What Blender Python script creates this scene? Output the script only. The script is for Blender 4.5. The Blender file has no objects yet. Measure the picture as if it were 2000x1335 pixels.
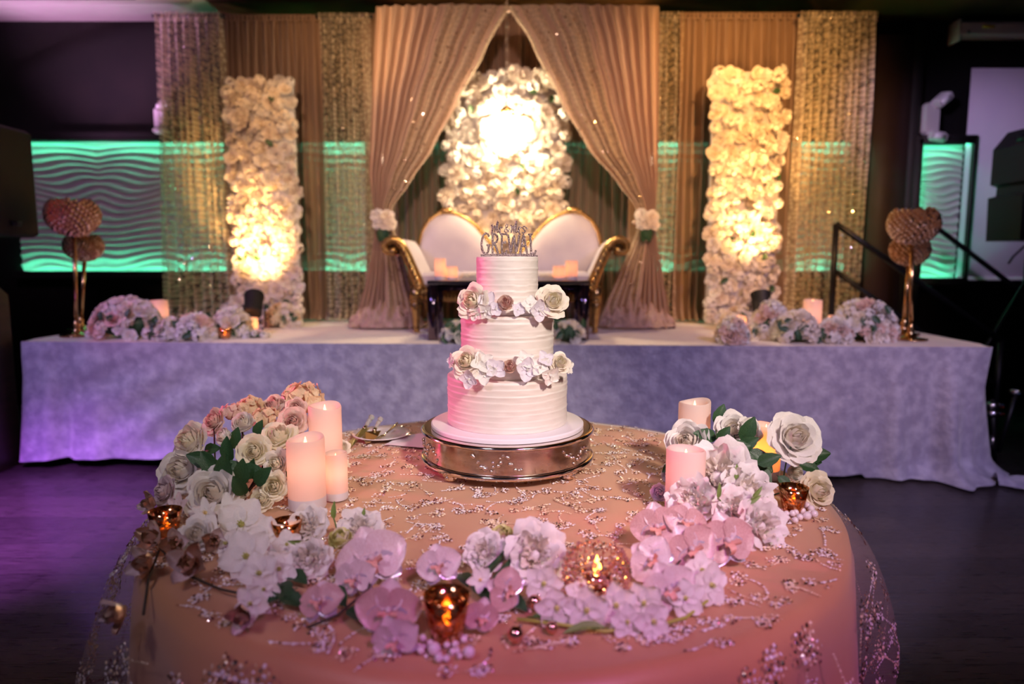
import bpy, math, random
from mathutils import Vector as V, Matrix, noise
random.seed(7)
sc = bpy.context.scene
COL = sc.collection
PI = math.pi
rnd = random.random
def ru(a, b): return random.uniform(a, b)

# ------------------------------------------------------------------ camera
FPX = 1333.0
CAM_H = 1.30
PITCH = math.atan((667.5 - 510.0) / FPX)
CP, SP = math.cos(PITCH), math.sin(PITCH)
cam_d = bpy.data.cameras.new('camera')
cam = bpy.data.objects.new('camera', cam_d)
COL.objects.link(cam)
cam.location = (0, 0, CAM_H)
cam.rotation_euler = (PI / 2 - PITCH, 0, 0)
cam_d.sensor_width = 36.0
cam_d.lens = 36.0 * FPX / 2000.0
cam_d.clip_start = 0.05
cam_d.dof.use_dof = True
cam_d.dof.focus_distance = 1.68
cam_d.dof.aperture_fstop = 1.9
cam_d.dof.aperture_blades = 0
sc.camera = cam
sc.view_settings.view_transform = 'Standard'
sc.view_settings.look = 'None'
sc.view_settings.gamma = 1.0
sc.view_settings.use_curve_mapping = False
sc.view_settings.exposure = 0.0
sc.cycles.use_adaptive_sampling = True
sc.cycles.adaptive_threshold = 0.03
sc.cycles.transparent_max_bounces = 16
sc.cycles.sample_clamp_indirect = 4.0
sc.cycles.max_bounces = 8
sc.cycles.diffuse_bounces = 4
sc.cycles.glossy_bounces = 4
sc.cycles.transmission_bounces = 6

def ray(x, y):
    u = (x - 1000) / FPX; v = -(y - 667.5) / FPX
    return V((u, CP + v * SP, -SP + v * CP))
def PZ(x, y, z):
    d = ray(x, y); return V((0, 0, CAM_H)) + d * ((z - CAM_H) / d.z)
def PY(x, y, Y):
    d = ray(x, y); return V((0, 0, CAM_H)) + d * (Y / d.y)
def depth(p): return p.y * CP - (p.z - CAM_H) * SP
def px2m(w, p): return w * depth(p) / FPX

# ------------------------------------------------------------------ world and lights
world = bpy.data.worlds.new('world'); sc.world = world
world.use_nodes = True
bg = world.node_tree.nodes['Background']
bg.inputs['Color'].default_value = (0.36, 0.28, 0.42, 1)
bg.inputs['Strength'].default_value = 0.15

def spot(name, loc, target, energy, color, angle=45, blend=0.6, radius=0.06):
    d = bpy.data.lights.new(name, 'SPOT'); d.energy = energy; d.color = color
    d.spot_size = math.radians(angle); d.spot_blend = blend; d.shadow_soft_size = radius
    o = bpy.data.objects.new(name, d); COL.objects.link(o); o.location = loc
    o.rotation_euler = (V(target) - V(loc)).to_track_quat('-Z', 'Y').to_euler()
    return o
def point(name, loc, energy, color, radius=0.02):
    d = bpy.data.lights.new(name, 'POINT'); d.energy = energy; d.color = color; d.shadow_soft_size = radius
    o = bpy.data.objects.new(name, d); COL.objects.link(o); o.location = loc
    return o
# spotlights of the hall out of view, with some fill lamps added
spot('key_ceiling_spot', (1.5, -1.2, 3.1), (0.0, 2.1, 1.05), 680, (1.0, 0.86, 0.75), 33, 1.0, 0.16)
spot('lavender_fill_spot', (-1.3, -0.6, 3.15), (0.0, 1.8, 0.8), 120, (0.88, 0.74, 1.0), 38, 1.0, 0.25)  # added to lift the shadows on the table, no fixture of the hall
spot('pink_par_light', (-2.7, 2.35, 1.5), (-0.1, 1.75, 1.10), 270, (1.0, 0.09, 0.30), 26, 0.8, 0.10)
spot('amber_ceiling_fill_left', (-1.0, 4.2, 2.3), (-1.2, 5.7, 3.33), 40, (1.0, 0.55, 0.18), 60, 1.0, 0.1)  # added in mid-air to warm the bronze ceiling, no fixture there
spot('amber_ceiling_fill_right', (1.2, 4.1, 2.3), (1.7, 5.6, 3.33), 60, (1.0, 0.52, 0.15), 60, 1.0, 0.1)  # second added lamp, puts an orange cast on the ceiling
spot('magenta_front_spot', (0.9, -0.9, 2.9), (0.35, 0.80, 0.7), 190, (0.80, 0.20, 0.80), 34, 0.9, 0.12)
spot('violet_stage_spot', (-3.3, 0.9, 3.2), (-1.8, 4.2, 0.30), 330, (0.42, 0.34, 1.0), 60, 1.0, 0.12)
spot('violet_stage_spot_right', (2.8, 0.4, 3.2), (1.8, 4.1, 0.3), 360, (0.62, 0.52, 1.0), 56, 1.0, 0.12)
spot('purple_floor_spot', (-3.0, 1.9, 3.2), (-2.75, 3.15, 0.0), 2300, (0.55, 0.13, 1.0), 40, 1.0, 0.1)
spot('amber_drape_spot_left', (-1.4, 2.6, 3.2), (-1.2, 5.4, 2.1), 170, (1.0, 0.60, 0.36), 64, 1.0, 0.1)
spot('amber_drape_spot_right', (1.6, 2.6, 3.2), (1.7, 5.5, 2.1), 420, (1.0, 0.50, 0.16), 62, 1.0, 0.1)
spot('rose_drape_spot', (0.2, 0.2, 3.2), (0.0, 5.2, 2.1), 420, (1.0, 0.66, 0.52), 34, 1.0, 0.12)
spot('blush_corner_fill_left', (-1.2, 0.4, 3.2), (-2.3, 4.4, 0.9), 150, (1.0, 0.66, 0.60), 26, 0.9, 0.12)  # added to warm the left stage flowers against the violet light
spot('blush_corner_fill_right', (1.0, 0.4, 3.2), (2.1, 4.2, 0.9), 190, (1.0, 0.62, 0.52), 28, 0.9, 0.12)  # likewise added, for the right stage flowers
spot('red_side_spot', (-3.9, 3.3, 2.2), (-2.7, 4.4, 1.4), 40, (1.0, 0.05, 0.03), 40, 0.7, 0.05)
spot('purple_ceiling_wash', (-3.6, 4.6, 1.4), (-3.4, 5.65, 3.3), 700, (0.85, 0.42, 0.85), 60, 0.8, 0.1)
spot('lavender_screen_wash', (0.8, 3.2, 3.2), (4.25, 6.0, 2.0), 330, (0.74, 0.56, 1.0), 30, 0.9, 0.1)
spot('plum_wall_wash', (-3.4, 3.0, 3.1), (-3.8, 6.1, 1.8), 55, (0.75, 0.42, 0.80), 40, 0.8, 0.1)
spot('stage_warm_fill', (0.0, 4.05, 3.25), (0.0, 4.6, 0.8), 95, (1.0, 0.70, 0.42), 100, 1.0, 0.1)  # unseen lamp added to warm the stage cloth

# ------------------------------------------------------------------ materials
MATS = {}
def mat(name, color=(.8, .8, .8), rough=.5, metal=0.0, sheen=0.0, spec=None, emit=None, estr=0.0, alpha=None, trans=0.0, sss=0.0, coat=0.0):
    m = bpy.data.materials.new(name); m.use_nodes = True
    b = m.node_tree.nodes['Principled BSDF']
    b.inputs['Base Color'].default_value = (*color, 1)
    b.inputs['Roughness'].default_value = rough
    b.inputs['Metallic'].default_value = metal
    if sheen: b.inputs['Sheen Weight'].default_value = sheen
    if spec is not None: b.inputs['Specular IOR Level'].default_value = spec
    if emit: b.inputs['Emission Color'].default_value = (*emit, 1); b.inputs['Emission Strength'].default_value = estr
    if trans: b.inputs['Transmission Weight'].default_value = trans
    if coat: b.inputs['Coat Weight'].default_value = coat
    MATS[name] = m
    return m
class NT:
    def __init__(s, m): s.t = m.node_tree; s.n = s.t.nodes; s.b = s.n['Principled BSDF']; s.out = s.n['Material Output']
    def new(s, typ, **kw):
        n = s.n.new(typ)
        for k, v in kw.items():
            if hasattr(n, k): setattr(n, k, v)
            else: n.inputs[k].default_value = v
        return n
    def link(s, a, b): s.t.links.new(a, b)
    def coord(s, kind='Object', scale=(1, 1, 1), rot=(0, 0, 0)):
        c = s.new('ShaderNodeTexCoord'); mp = s.new('ShaderNodeMapping')
        mp.inputs['Scale'].default_value = scale; mp.inputs['Rotation'].default_value = rot
        s.link(c.outputs[kind], mp.inputs['Vector']); return mp.outputs['Vector']
    def noise(s, vec, scale=5, detail=3, rough=.5, dist=0.0):
        n = s.new('ShaderNodeTexNoise'); n.inputs['Scale'].default_value = scale; n.inputs['Detail'].default_value = detail
        n.inputs['Roughness'].default_value = rough; n.inputs['Distortion'].default_value = dist
        s.link(vec, n.inputs['Vector']); return n.outputs['Fac']
    def ramp(s, fac, stops):
        r = s.new('ShaderNodeValToRGB'); e = r.color_ramp.elements
        while len(e) < len(stops): e.new(.5)
        for i, (p, c) in enumerate(stops): e[i].position = p; e[i].color = (*c, 1)
        s.link(fac, r.inputs['Fac']); return r.outputs['Color']
    def bump(s, h, strength=.3, dist=.01):
        b = s.new('ShaderNodeBump'); b.inputs['Strength'].default_value = strength; b.inputs['Distance'].default_value = dist
        s.link(h, b.inputs['Height']); s.link(b.outputs['Normal'], s.b.inputs['Normal'])
def noisy(name, c1, c2, scale=8, rough=.5, detail=4, bump=0, bdist=.005, stretch=(1, 1, 1), lo=.35, hi=.65, **kw):
    m = mat(name, c1, rough, **kw); t = NT(m)
    f = t.noise(t.coord('Object', stretch), scale, detail)
    t.link(t.ramp(f, [(lo, c1), (hi, c2)]), t.b.inputs['Base Color'])
    if bump: t.bump(f, bump, bdist)
    return m
def petal_mat(name, c, c2, rough=.55, tl=.28):
    """soft petals: paler rim noise plus some light passing through"""
    m = noisy(name, c, c2, 18, rough, 2, sheen=.15)
    t = NT(m)
    tr = t.new('ShaderNodeBsdfTranslucent'); tr.inputs['Color'].default_value = (*[min(1, (a + b) / 2) for a, b in zip(c, c2)], 1)
    mx = t.new('ShaderNodeMixShader'); mx.inputs['Fac'].default_value = tl
    t.link(t.b.outputs[0], mx.inputs[1]); t.link(tr.outputs[0], mx.inputs[2]); t.link(mx.outputs[0], t.out.inputs['Surface'])
    return m
petal_mat('petal_white', (.88, .84, .80), (.94, .90, .86))
petal_mat('petal_cream', (.90, .80, .68), (.94, .87, .78))
petal_mat('petal_yellowcream', (.92, .82, .58), (.94, .89, .76))
petal_mat('petal_blush', (.82, .56, .48), (.88, .70, .62))
petal_mat('petal_pink', (.74, .40, .36), (.84, .58, .52))
petal_mat('petal_peach', (.84, .60, .36), (.88, .72, .52))
petal_mat('petal_lavender', (.80, .72, .82), (.88, .82, .88))
petal_mat('petal_orchid', (.62, .36, .35), (.72, .48, .46), .36, .2)
petal_mat('petal_orchid_pale', (.74, .56, .57), (.84, .70, .72), .32, .2)
mat('petal_silver', (.72, .66, .80), .28, .45)
mat('petal_gold', (.74, .50, .38), .30, .75)
mat('petal_bronze', (.42, .28, .15), .38, .7)
mat('lip', (.78, .40, .32), .45); mat('lip_yellow', (.85, .62, .25), .5)
noisy('pistil', (.62, .55, .16), (.42, .48, .14), 60, .6)
noisy('bud_green', (.62, .62, .16), (.82, .78, .42), 20, .5)
noisy('leaf', (.018, .055, .02), (.035, .10, .035), 30, .42, bump=.2)
noisy('leaf_light', (.14, .22, .05), (.22, .32, .08), 30, .45)
mat('stem', (.12, .20, .05), .5); mat('stem_dark', (.05, .035, .02), .6); mat('stem_lime', (.42, .46, .08), .5)

def fabric(name, c1, c2, transp=0.0, transl=.25, rough=.6, sheen=.3, scale=30, stretch=(1, 1, .1)):
    m = noisy(name, c1, c2, scale, rough, 3, stretch=stretch, sheen=sheen); t = NT(m)
    tr = t.new('ShaderNodeBsdfTranslucent'); tr.inputs['Color'].default_value = (*[(a + b) / 2 for a, b in zip(c1, c2)], 1)
    mx = t.new('ShaderNodeMixShader'); mx.inputs['Fac'].default_value = transl
    t.link(t.b.outputs[0], mx.inputs[1]); t.link(tr.outputs[0], mx.inputs[2]); last = mx.outputs[0]
    if transp:
        tp = t.new('ShaderNodeBsdfTransparent'); m2 = t.new('ShaderNodeMixShader'); m2.inputs['Fac'].default_value = transp
        t.link(last, m2.inputs[1]); t.link(tp.outputs[0], m2.inputs[2]); last = m2.outputs[0]
    t.link(last, t.out.inputs['Surface'])
    return m
fabric('taupe_drape', (.34, .21, .15), (.42, .27, .19), .06, .16)
fabric('champagne_drape', (.62, .43, .35), (.70, .51, .41), .05, .22)
def lace(name, c1, c2, cell=27.0):
    """lace: overlapping round scallops, the thread between them denser than the net inside"""
    m = mat(name, c1, .55, sheen=.3); t = NT(m)
    uv = t.coord('UV', (cell, cell, 1))
    vo = t.new('ShaderNodeTexVoronoi'); vo.feature = 'DISTANCE_TO_EDGE'; vo.inputs['Scale'].default_value = 1.0; vo.inputs['Randomness'].default_value = .6
    t.link(uv, vo.inputs['Vector'])
    nz = t.noise(uv, 4, 2)
    t.link(t.ramp(nz, [(.35, c1), (.65, c2)]), t.b.inputs['Base Color'])
    mr = t.new('ShaderNodeMapRange'); mr.inputs['From Min'].default_value = .03; mr.inputs['From Max'].default_value = .16
    mr.inputs['To Min'].default_value = .80; mr.inputs['To Max'].default_value = .32
    t.link(vo.outputs['Distance'], mr.inputs['Value'])
    tr = t.new('ShaderNodeBsdfTranslucent'); tr.inputs['Color'].default_value = (*c2, 1)
    mx = t.new('ShaderNodeMixShader'); mx.inputs['Fac'].default_value = .35
    t.link(t.b.outputs[0], mx.inputs[1]); t.link(tr.outputs[0], mx.inputs[2])
    tp = t.new('ShaderNodeBsdfTransparent'); m2 = t.new('ShaderNodeMixShader')
    t.link(mr.outputs[0], m2.inputs['Fac']); t.link(mx.outputs[0], m2.inputs[1]); t.link(tp.outputs[0], m2.inputs[2])
    t.link(m2.outputs[0], t.out.inputs['Surface'])
    return m
lace('lace', (.72, .58, .42), (.84, .70, .52))

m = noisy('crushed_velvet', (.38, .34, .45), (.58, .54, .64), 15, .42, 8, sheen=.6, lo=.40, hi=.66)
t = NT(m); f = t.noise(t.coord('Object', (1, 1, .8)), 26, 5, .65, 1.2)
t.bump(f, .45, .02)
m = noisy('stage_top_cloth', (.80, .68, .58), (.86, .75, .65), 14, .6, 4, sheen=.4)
# dark vinyl plank floor
m = mat('floor_planks', (.05, .03, .03), .32); t = NT(m)
br = t.new('ShaderNodeTexBrick'); br.inputs['Scale'].default_value = 1.0; br.inputs['Mortar Size'].default_value = .002
br.inputs['Brick Width'].default_value = 1.3; br.inputs['Row Height'].default_value = .16
br.inputs['Color1'].default_value = (.085, .062, .060, 1); br.inputs['Color2'].default_value = (.052, .038, .038, 1); br.inputs['Mortar'].default_value = (.012, .01, .01, 1)
t.link(t.coord('Object'), br.inputs['Vector'])
gr = t.noise(t.coord('Object', (1.5, 22, 1)), 6, 5)
mxr = t.new('ShaderNodeMixRGB'); mxr.blend_type = 'MULTIPLY'; mxr.inputs['Fac'].default_value = .7
t.link(br.outputs['Color'], mxr.inputs[1]); t.link(t.ramp(gr, [(.3, (.45, .45, .45)), (.7, (1.5, 1.5, 1.5))]), mxr.inputs[2]); t.link(mxr.outputs[0], t.b.inputs['Base Color'])
t.link(t.ramp(gr, [(.3, (.22, .22, .22)), (.7, (.42, .42, .42))]), t.b.inputs['Roughness']); t.bump(gr, .15, .003)

noisy('dark_wall', (.010, .008, .009), (.018, .013, .013), 3, .7)
noisy('brown_wall', (.055, .030, .034), (.075, .042, .044), 2, .6)
noisy('wall_side', (.02, .016, .02), (.03, .022, .026), 3, .7)
noisy('ceiling_bronze', (.30, .15, .05), (.07, .034, .014), 1.3, .30, 4, lo=.4, hi=.6)
noisy('ceiling_white', (.62, .56, .52), (.68, .62, .58), 3, .7)
noisy('wave_plaster', (.50, .44, .48), (.56, .50, .52), 6, .5)
mat('led_green', (.1, .8, .5), .5, emit=(.10, 1.0, .50), estr=34)
mat('black_metal', (.010, .010, .012), .4, .3); mat('black_plastic', (.007, .007, .008), .6)
noisy('speaker_grille', (.006, .006, .01), (.02, .02, .03), 180, .6)
noisy('booth_wood', (.035, .021, .013), (.05, .030, .018), 5, .45, stretch=(1, 1, 6))
mat('white_plastic', (.62, .58, .60), .45); noisy('screen_fabric', (.58, .50, .62), (.62, .54, .64), 3, .8)
mat('chrome', (.75, .72, .78), .15, 1.0); mat('sign_yellow', (.85, .6, .1), .5)

noisy('gold_leaf', (.52, .34, .13), (.38, .22, .08), 30, .27, 4, metal=.9, bump=.15)
noisy('gold_pole', (.66, .42, .20), (.55, .34, .16), 10, .2, metal=1.0)
noisy('white_leather', (.52, .48, .56), (.58, .54, .60), 8, .42)
mat('black_mirror', (.10, .06, .09), .05, .9, coat=1.0); mat('mirror_top', (.02, .02, .03), .04, .2, coat=1.0)
m = mat('crystal', (.90, .62, .46), .05, 0.0); t = NT(m)
gl = t.new('ShaderNodeBsdfGlossy'); gl.inputs['Roughness'].default_value = .12; gl.inputs['Color'].default_value = (1, .82, .70, 1)
tp = t.new('ShaderNodeBsdfTransparent'); tp.inputs['Color'].default_value = (1, .80, .66, 1); mx = t.new('ShaderNodeMixShader'); mx.inputs['Fac'].default_value = .42
t.link(gl.outputs[0], mx.inputs[1]); t.link(tp.outputs[0], mx.inputs[2]); 
di = t.new('ShaderNodeBsdfDiffuse'); di.inputs['Color'].default_value = (.80, .50, .34, 1); m3 = t.new('ShaderNodeMixShader'); m3.inputs['Fac'].default_value = .25
t.link(mx.outputs[0], m3.inputs[1]); t.link(di.outputs[0], m3.inputs[2]); t.link(m3.outputs[0], t.out.inputs['Surface'])
def crystal(name, col, tcol, dcol, tw=.42, dw=.25, rough=.12):
    m = mat(name, col, .1); t = NT(m)
    gl = t.new('ShaderNodeBsdfGlossy'); gl.inputs['Roughness'].default_value = rough; gl.inputs['Color'].default_value = (*col, 1)
    tp = t.new('ShaderNodeBsdfTransparent'); tp.inputs['Color'].default_value = (*tcol, 1); mx = t.new('ShaderNodeMixShader'); mx.inputs['Fac'].default_value = tw
    t.link(gl.outputs[0], mx.inputs[1]); t.link(tp.outputs[0], mx.inputs[2])
    di = t.new('ShaderNodeBsdfDiffuse'); di.inputs['Color'].default_value = (*dcol, 1); m3 = t.new('ShaderNodeMixShader'); m3.inputs['Fac'].default_value = dw
    t.link(mx.outputs[0], m3.inputs[1]); t.link(di.outputs[0], m3.inputs[2]); t.link(m3.outputs[0], t.out.inputs['Surface'])
crystal('crystal_gold', (1, .84, .66), (1, .70, .45), (.62, .34, .16), .3, .25, .10)
crystal('crystal_rose', (1, .80, .80), (1, .74, .70), (.7, .36, .36))
crystal('crystal_clear', (1, .98, .95), (.98, .96, .9), (.85, .82, .78), .5, .15)

# wax shells of the electric candles
def wax(name, c, tl):
    m = mat(name, c, .5); t = NT(m)
    tr = t.new('ShaderNodeBsdfTranslucent'); tr.inputs['Color'].default_value = (*tl, 1); mx = t.new('ShaderNodeMixShader'); mx.inputs['Fac'].default_value = .45
    t.link(t.b.outputs[0], mx.inputs[1]); t.link(tr.outputs[0], mx.inputs[2]); t.link(mx.outputs[0], t.out.inputs['Surface'])
wax('wax', (.90, .80, .78), (.94, .72, .60))
mat('wax_base', (.78, .72, .76), .5)
mat('flame', (1, .5, .1), .5, emit=(1.0, .36, .05), estr=14)
mat('flame_soft', (1, .6, .3), .5, emit=(1.0, .50, .18), estr=5)
# mercury glass
m = mat('mercury_glass', (.66, .36, .18), .12, 1.0); t = NT(m)
f = t.noise(t.coord('Object'), 130, 4, .6); 
tp = t.new('ShaderNodeBsdfTransparent'); tp.inputs['Color'].default_value = (1, .62, .30, 1); mx = t.new('ShaderNodeMixShader')
t.link(t.ramp(f, [(.46, (.12, .12, .12)), (.62, (.75, .75, .75))]), mx.inputs['Fac']); t.link(t.b.outputs[0], mx.inputs[1]); t.link(tp.outputs[0], mx.inputs[2]); t.link(mx.outputs[0], t.out.inputs['Surface'])
mat('crystal_spark', (1.0, .86, .74), .15, 1.0)
mat('rose_gold', (.80, .46, .36), .14, 1.0)
mat('pearl', (.84, .74, .76), .16, 0.0, coat=1.0, sheen=.3)

noisy('buttercream', (.76, .67, .62), (.80, .72, .67), 20, .5, 3, bump=.25, bdist=.002, stretch=(1, 1, 4))
mat('cake_board', (.80, .74, .80), .35)
m = noisy('antique_silver', (.60, .50, .42), (.38, .30, .24), 16, .14, 6, metal=1.0, stretch=(1, 1, 2.5), lo=.40, hi=.66); t = NT(m)
t.link(t.ramp(t.noise(t.coord('Object', (1, 1, 3)), 22, 5), [(.35, (.08, .08, .08)), (.7, (.30, .30, .30))]), t.b.inputs['Roughness'])
mat('silver_rim', (.78, .70, .64), .10, 1.0)
m = noisy('glitter', (.62, .48, .48), (.14, .09, .10), 420, .25, 1, metal=.5, bump=.9, bdist=.004, lo=.45, hi=.55)
mat('china', (.82, .78, .82), .18, coat=.6); mat('napkin', (.78, .70, .76), .7)
mat('knife_gold', (.70, .66, .40), .16, 1.0); mat('acrylic', (.92, .90, .84), .08, 0, trans=.7)
# tablecloth
m = noisy('peach_satin', (.64, .29, .07), (.70, .34, .09), 5, .36, 3, sheen=.5, spec=.6)
m = fabric('tulle', (.70, .54, .54), (.80, .66, .66), .80, .3, .5, .4, 200, (1, 1, 1))
mat('sequin_gold', (.98, .80, .54), .22, .12); mat('sequin_silver', (.98, .92, .90), .18, .12); mat('sequin_copper', (.34, .15, .15), .22, .7)

# ------------------------------------------------------------------ mesh helpers
class MB:
    def __init__(s): s.v = []; s.f = []; s.uv = None; s.mi = []
    def add(s, verts, faces, M=None):
        o = len(s.v)
        s.v += [tuple(M @ V(p)) for p in verts] if M is not None else [tuple(p) for p in verts]
        s.f += [tuple(i + o for i in f) for f in faces]
        return s
    def box(s, c, d, M=None, bevel=0):
        x, y, z = c; a, b, h = d[0] / 2, d[1] / 2, d[2] / 2
        if bevel:
            k = bevel; vs = []
            for dz, ins in ((-h, k), (-h + k, 0), (h - k, 0), (h, k)):
                for px, py in ((-a + ins, -b + ins), (a - ins, -b + ins), (a - ins, b - ins), (-a + ins, b - ins)): vs.append((x + px, y + py, z + dz))
            fs = [(3, 2, 1, 0), (12, 13, 14, 15)]
            for r in range(3):
                for i in range(4): j = (i + 1) % 4; fs.append((r * 4 + i, r * 4 + j, r * 4 + 4 + j, r * 4 + 4 + i))
            return s.add(vs, fs, M)
        vs = [(x + i * a, y + j * b, z + k * h) for k in (-1, 1) for i, j in ((-1, -1), (1, -1), (1, 1), (-1, 1))]
        return s.add(vs, [(3, 2, 1, 0), (4, 5, 6, 7), (0, 1, 5, 4), (1, 2, 6, 5), (2, 3, 7, 6), (3, 0, 4, 7)], M)
    def lathe(s, prof, n=32, M=None, capb=True, capt=True, fr=None):
        vs = []; fs = []
        for k, (r, z) in enumerate(prof):
            for i in range(n):
                a = 2 * PI * i / n; rr, zz = (r, z) if fr is None else fr(r, z, a, k)
                vs.append((rr * math.cos(a), rr * math.sin(a), zz))
        for k in range(len(prof) - 1):
            for i in range(n):
                j = (i + 1) % n; fs.append((k * n + i, k * n + j, k * n + n + j, k * n + n + i))
        if capb: fs.append(tuple(range(n - 1, -1, -1)))
        if capt: fs.append(tuple(range((len(prof) - 1) * n, len(prof) * n)))
        return s.add(vs, fs, M)
    def tube(s, pts, r, n=8, cap=True, closed=False):
        pts = [V(p) for p in pts]; m = len(pts); rs = r if isinstance(r, (list, tuple)) else [r] * m
        vs = []; fs = []; up = None
        for i, p in enumerate(pts):
            if closed: d = pts[(i + 1) % m] - pts[i - 1]
            else: d = pts[min(i + 1, m - 1)] - pts[max(i - 1, 0)]
            if d.length < 1e-9: d = V((0, 0, 1))
            d.normalize()
            if up is None: up = V((0, 0, 1)) if abs(d.z) < .9 else V((0, 1, 0))
            sd = d.cross(up)
            if sd.length < 1e-6: sd = d.cross(V((1, 0, 0)))
            sd.normalize(); up = sd.cross(d).normalized()
            for k in range(n):
                a = 2 * PI * k / n; vs.append(p + (sd * math.cos(a) + up * math.sin(a)) * rs[i])
        rng = m if closed else m - 1
        for i in range(rng):
            for k in range(n):
                l = (k + 1) % n; i2 = (i + 1) % m; fs.append((i * n + k, i * n + l, i2 * n + l, i2 * n + k))
        if cap and not closed: fs.append(tuple(range(n - 1, -1, -1))); fs.append(tuple(range((m - 1) * n, m * n)))
        return s.add(vs, fs)
    def ico(s, c, r, M=None, sx=1, sy=1, sz=1):
        t = (1 + 5 ** .5) / 2; l = (1 + t * t) ** .5
        b = [(-1, t, 0), (1, t, 0), (-1, -t, 0), (1, -t, 0), (0, -1, t), (0, 1, t), (0, -1, -t), (0, 1, -t), (t, 0, -1), (t, 0, 1), (-t, 0, -1), (-t, 0, 1)]
        fs = [(0, 11, 5), (0, 5, 1), (0, 1, 7), (0, 7, 10), (0, 10, 11), (1, 5, 9), (5, 11, 4), (11, 10, 2), (10, 7, 6), (7, 1, 8), (3, 9, 4), (3, 4, 2), (3, 2, 6), (3, 6, 8), (3, 8, 9), (4, 9, 5), (2, 4, 11), (6, 2, 10), (8, 6, 7), (9, 8, 1)]
        return s.add([(c[0] + x * r * sx / l, c[1] + y * r * sy / l, c[2] + z * r * sz / l) for x, y, z in b], fs, M)
    def ball(s, c, r, n=12, m=8, sx=1, sy=1, sz=1, M=None):
        vs = [(c[0], c[1], c[2] - r * sz)]; fs = []
        for k in range(1, m):
            ph = -PI / 2 + PI * k / m
            for i in range(n):
                a = 2 * PI * i / n; vs.append((c[0] + r * sx * math.cos(ph) * math.cos(a), c[1] + r * sy * math.cos(ph) * math.sin(a), c[2] + r * sz * math.sin(ph)))
        vs.append((c[0], c[1], c[2] + r * sz)); T = len(vs) - 1
        for i in range(n):
            j = (i + 1) % n; fs.append((0, 1 + j, 1 + i)); fs.append((T, 1 + (m - 2) * n + i, 1 + (m - 2) * n + j))
        for k in range(m - 2):
            for i in range(n):
                j = (i + 1) % n; fs.append((1 + k * n + i, 1 + k * n + j, 1 + k * n + n + j, 1 + k * n + n + i))
        return s.add(vs, fs, M)
    def grid(s, fn, nu, nv, M=None):
        """fn(u,v) -> point, u,v in 0..1; keeps UVs"""
        o = len(s.v); vs = []; fs = []
        for j in range(nv + 1):
            for i in range(nu + 1): vs.append(fn(i / nu, j / nv))
        w = nu + 1
        for j in range(nv):
            for i in range(nu): fs.append((j * w + i, j * w + i + 1, (j + 1) * w + i + 1, (j + 1) * w + i))
        return s.add(vs, fs, M)
    def mesh(s, name, mt, smooth=True, uvfn=None):
        me = bpy.data.meshes.new(name); me.from_pydata(s.v, [], s.f)
        mt = mt if isinstance(mt, (list, tuple)) else [mt]
        for m in mt: me.materials.append(MATS[m])
        if smooth: me.polygons.foreach_set('use_smooth', [True] * len(me.polygons))
        if s.mi: me.polygons.foreach_set('material_index', s.mi)
        if uvfn:
            uv = me.uv_layers.new(name='UVMap')
            idx = [0] * len(me.loops); me.loops.foreach_get('vertex_index', idx)
            flat = []
            for i in idx: flat += uvfn[i]
            uv.data.foreach_set('uv', flat)
        me.update(); return me
    def build(s, name, mt, parent=None, loc=(0, 0, 0), smooth=True, sharp=None, uvfn=None, M=None):
        me = s.mesh(name, mt, smooth, uvfn)
        if smooth and sharp: me.set_sharp_from_angle(angle=math.radians(sharp))
        return link(name, me, parent, loc, M)
def link(name, me, parent=None, loc=(0, 0, 0), M=None):
    o = bpy.data.objects.new(name, me); COL.objects.link(o); o.parent = parent
    if M is not None: o.matrix_local = M
    else: o.location = loc
    return o
def tag(o, label, cat, group=None, kind=None):
    o['label'] = label; o['category'] = cat
    if group: o['group'] = group
    if kind: o['kind'] = kind
    return o
def thing(name, label, cat, loc=(0, 0, 0), rot=(0, 0, 0), group=None):
    o = bpy.data.objects.new(name, None); o.empty_display_size = .05; COL.objects.link(o); o.location = loc; o.rotation_euler = rot
    return tag(o, label, cat, group)
def struct(o): o['kind'] = 'structure'; return o
def setmat(o, m):
    if m:
        o.material_slots[0].link = 'OBJECT'; o.material_slots[0].material = MATS[m]
def basis(z, spin=0.0):
    z = V(z).normalized(); a = V((0, 0, 1)) if abs(z.z) < .95 else V((0, 1, 0))
    x = a.cross(z).normalized(); y = z.cross(x)
    R = Matrix((x, y, z)).transposed().to_4x4()
    return R @ Matrix.Rotation(spin, 4, 'Z')
def xform(loc, z=(0, 0, 1), spin=0.0, s=1.0):
    return Matrix.Translation(loc) @ basis(z, spin) @ Matrix.Scale(s, 4)

# ================================================================== the room
ZS = 0.81                      # stage height
YW = 6.10                      # back wall
TH = math.atan2(-0.28, 5.9)    # the stage stands slightly askew
ZC = 3.33
struct(MB().box((0, 2.2, -.05), (12, 9.6, .1)).build('floor', 'floor_planks'))
struct(MB().box((0, YW + .06, 1.7), (12, .12, 3.5)).build('wall_back', 'dark_wall'))
struct(MB().box((-5.6, 2.2, 1.7), (.12, 9.6, 3.5)).build('wall_left', 'wall_side'))
struct(MB().box((5.6, 2.2, 1.7), (.12, 9.6, 3.5)).build('wall_right', 'wall_side'))
xs = PZ(437, 31, ZC).x
struct(MB().box(((xs + 5.6) / 2, 2.2, ZC + .06), (5.6 - xs, 9.6, .12)).build('ceiling', 'ceiling_bronze'))
ce = struct(MB().box(((xs - 5.6) / 2, 2.2, ZC + .06), (xs + 5.6, 9.6, .12)).build('ceiling', 'ceiling_white'))
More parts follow.
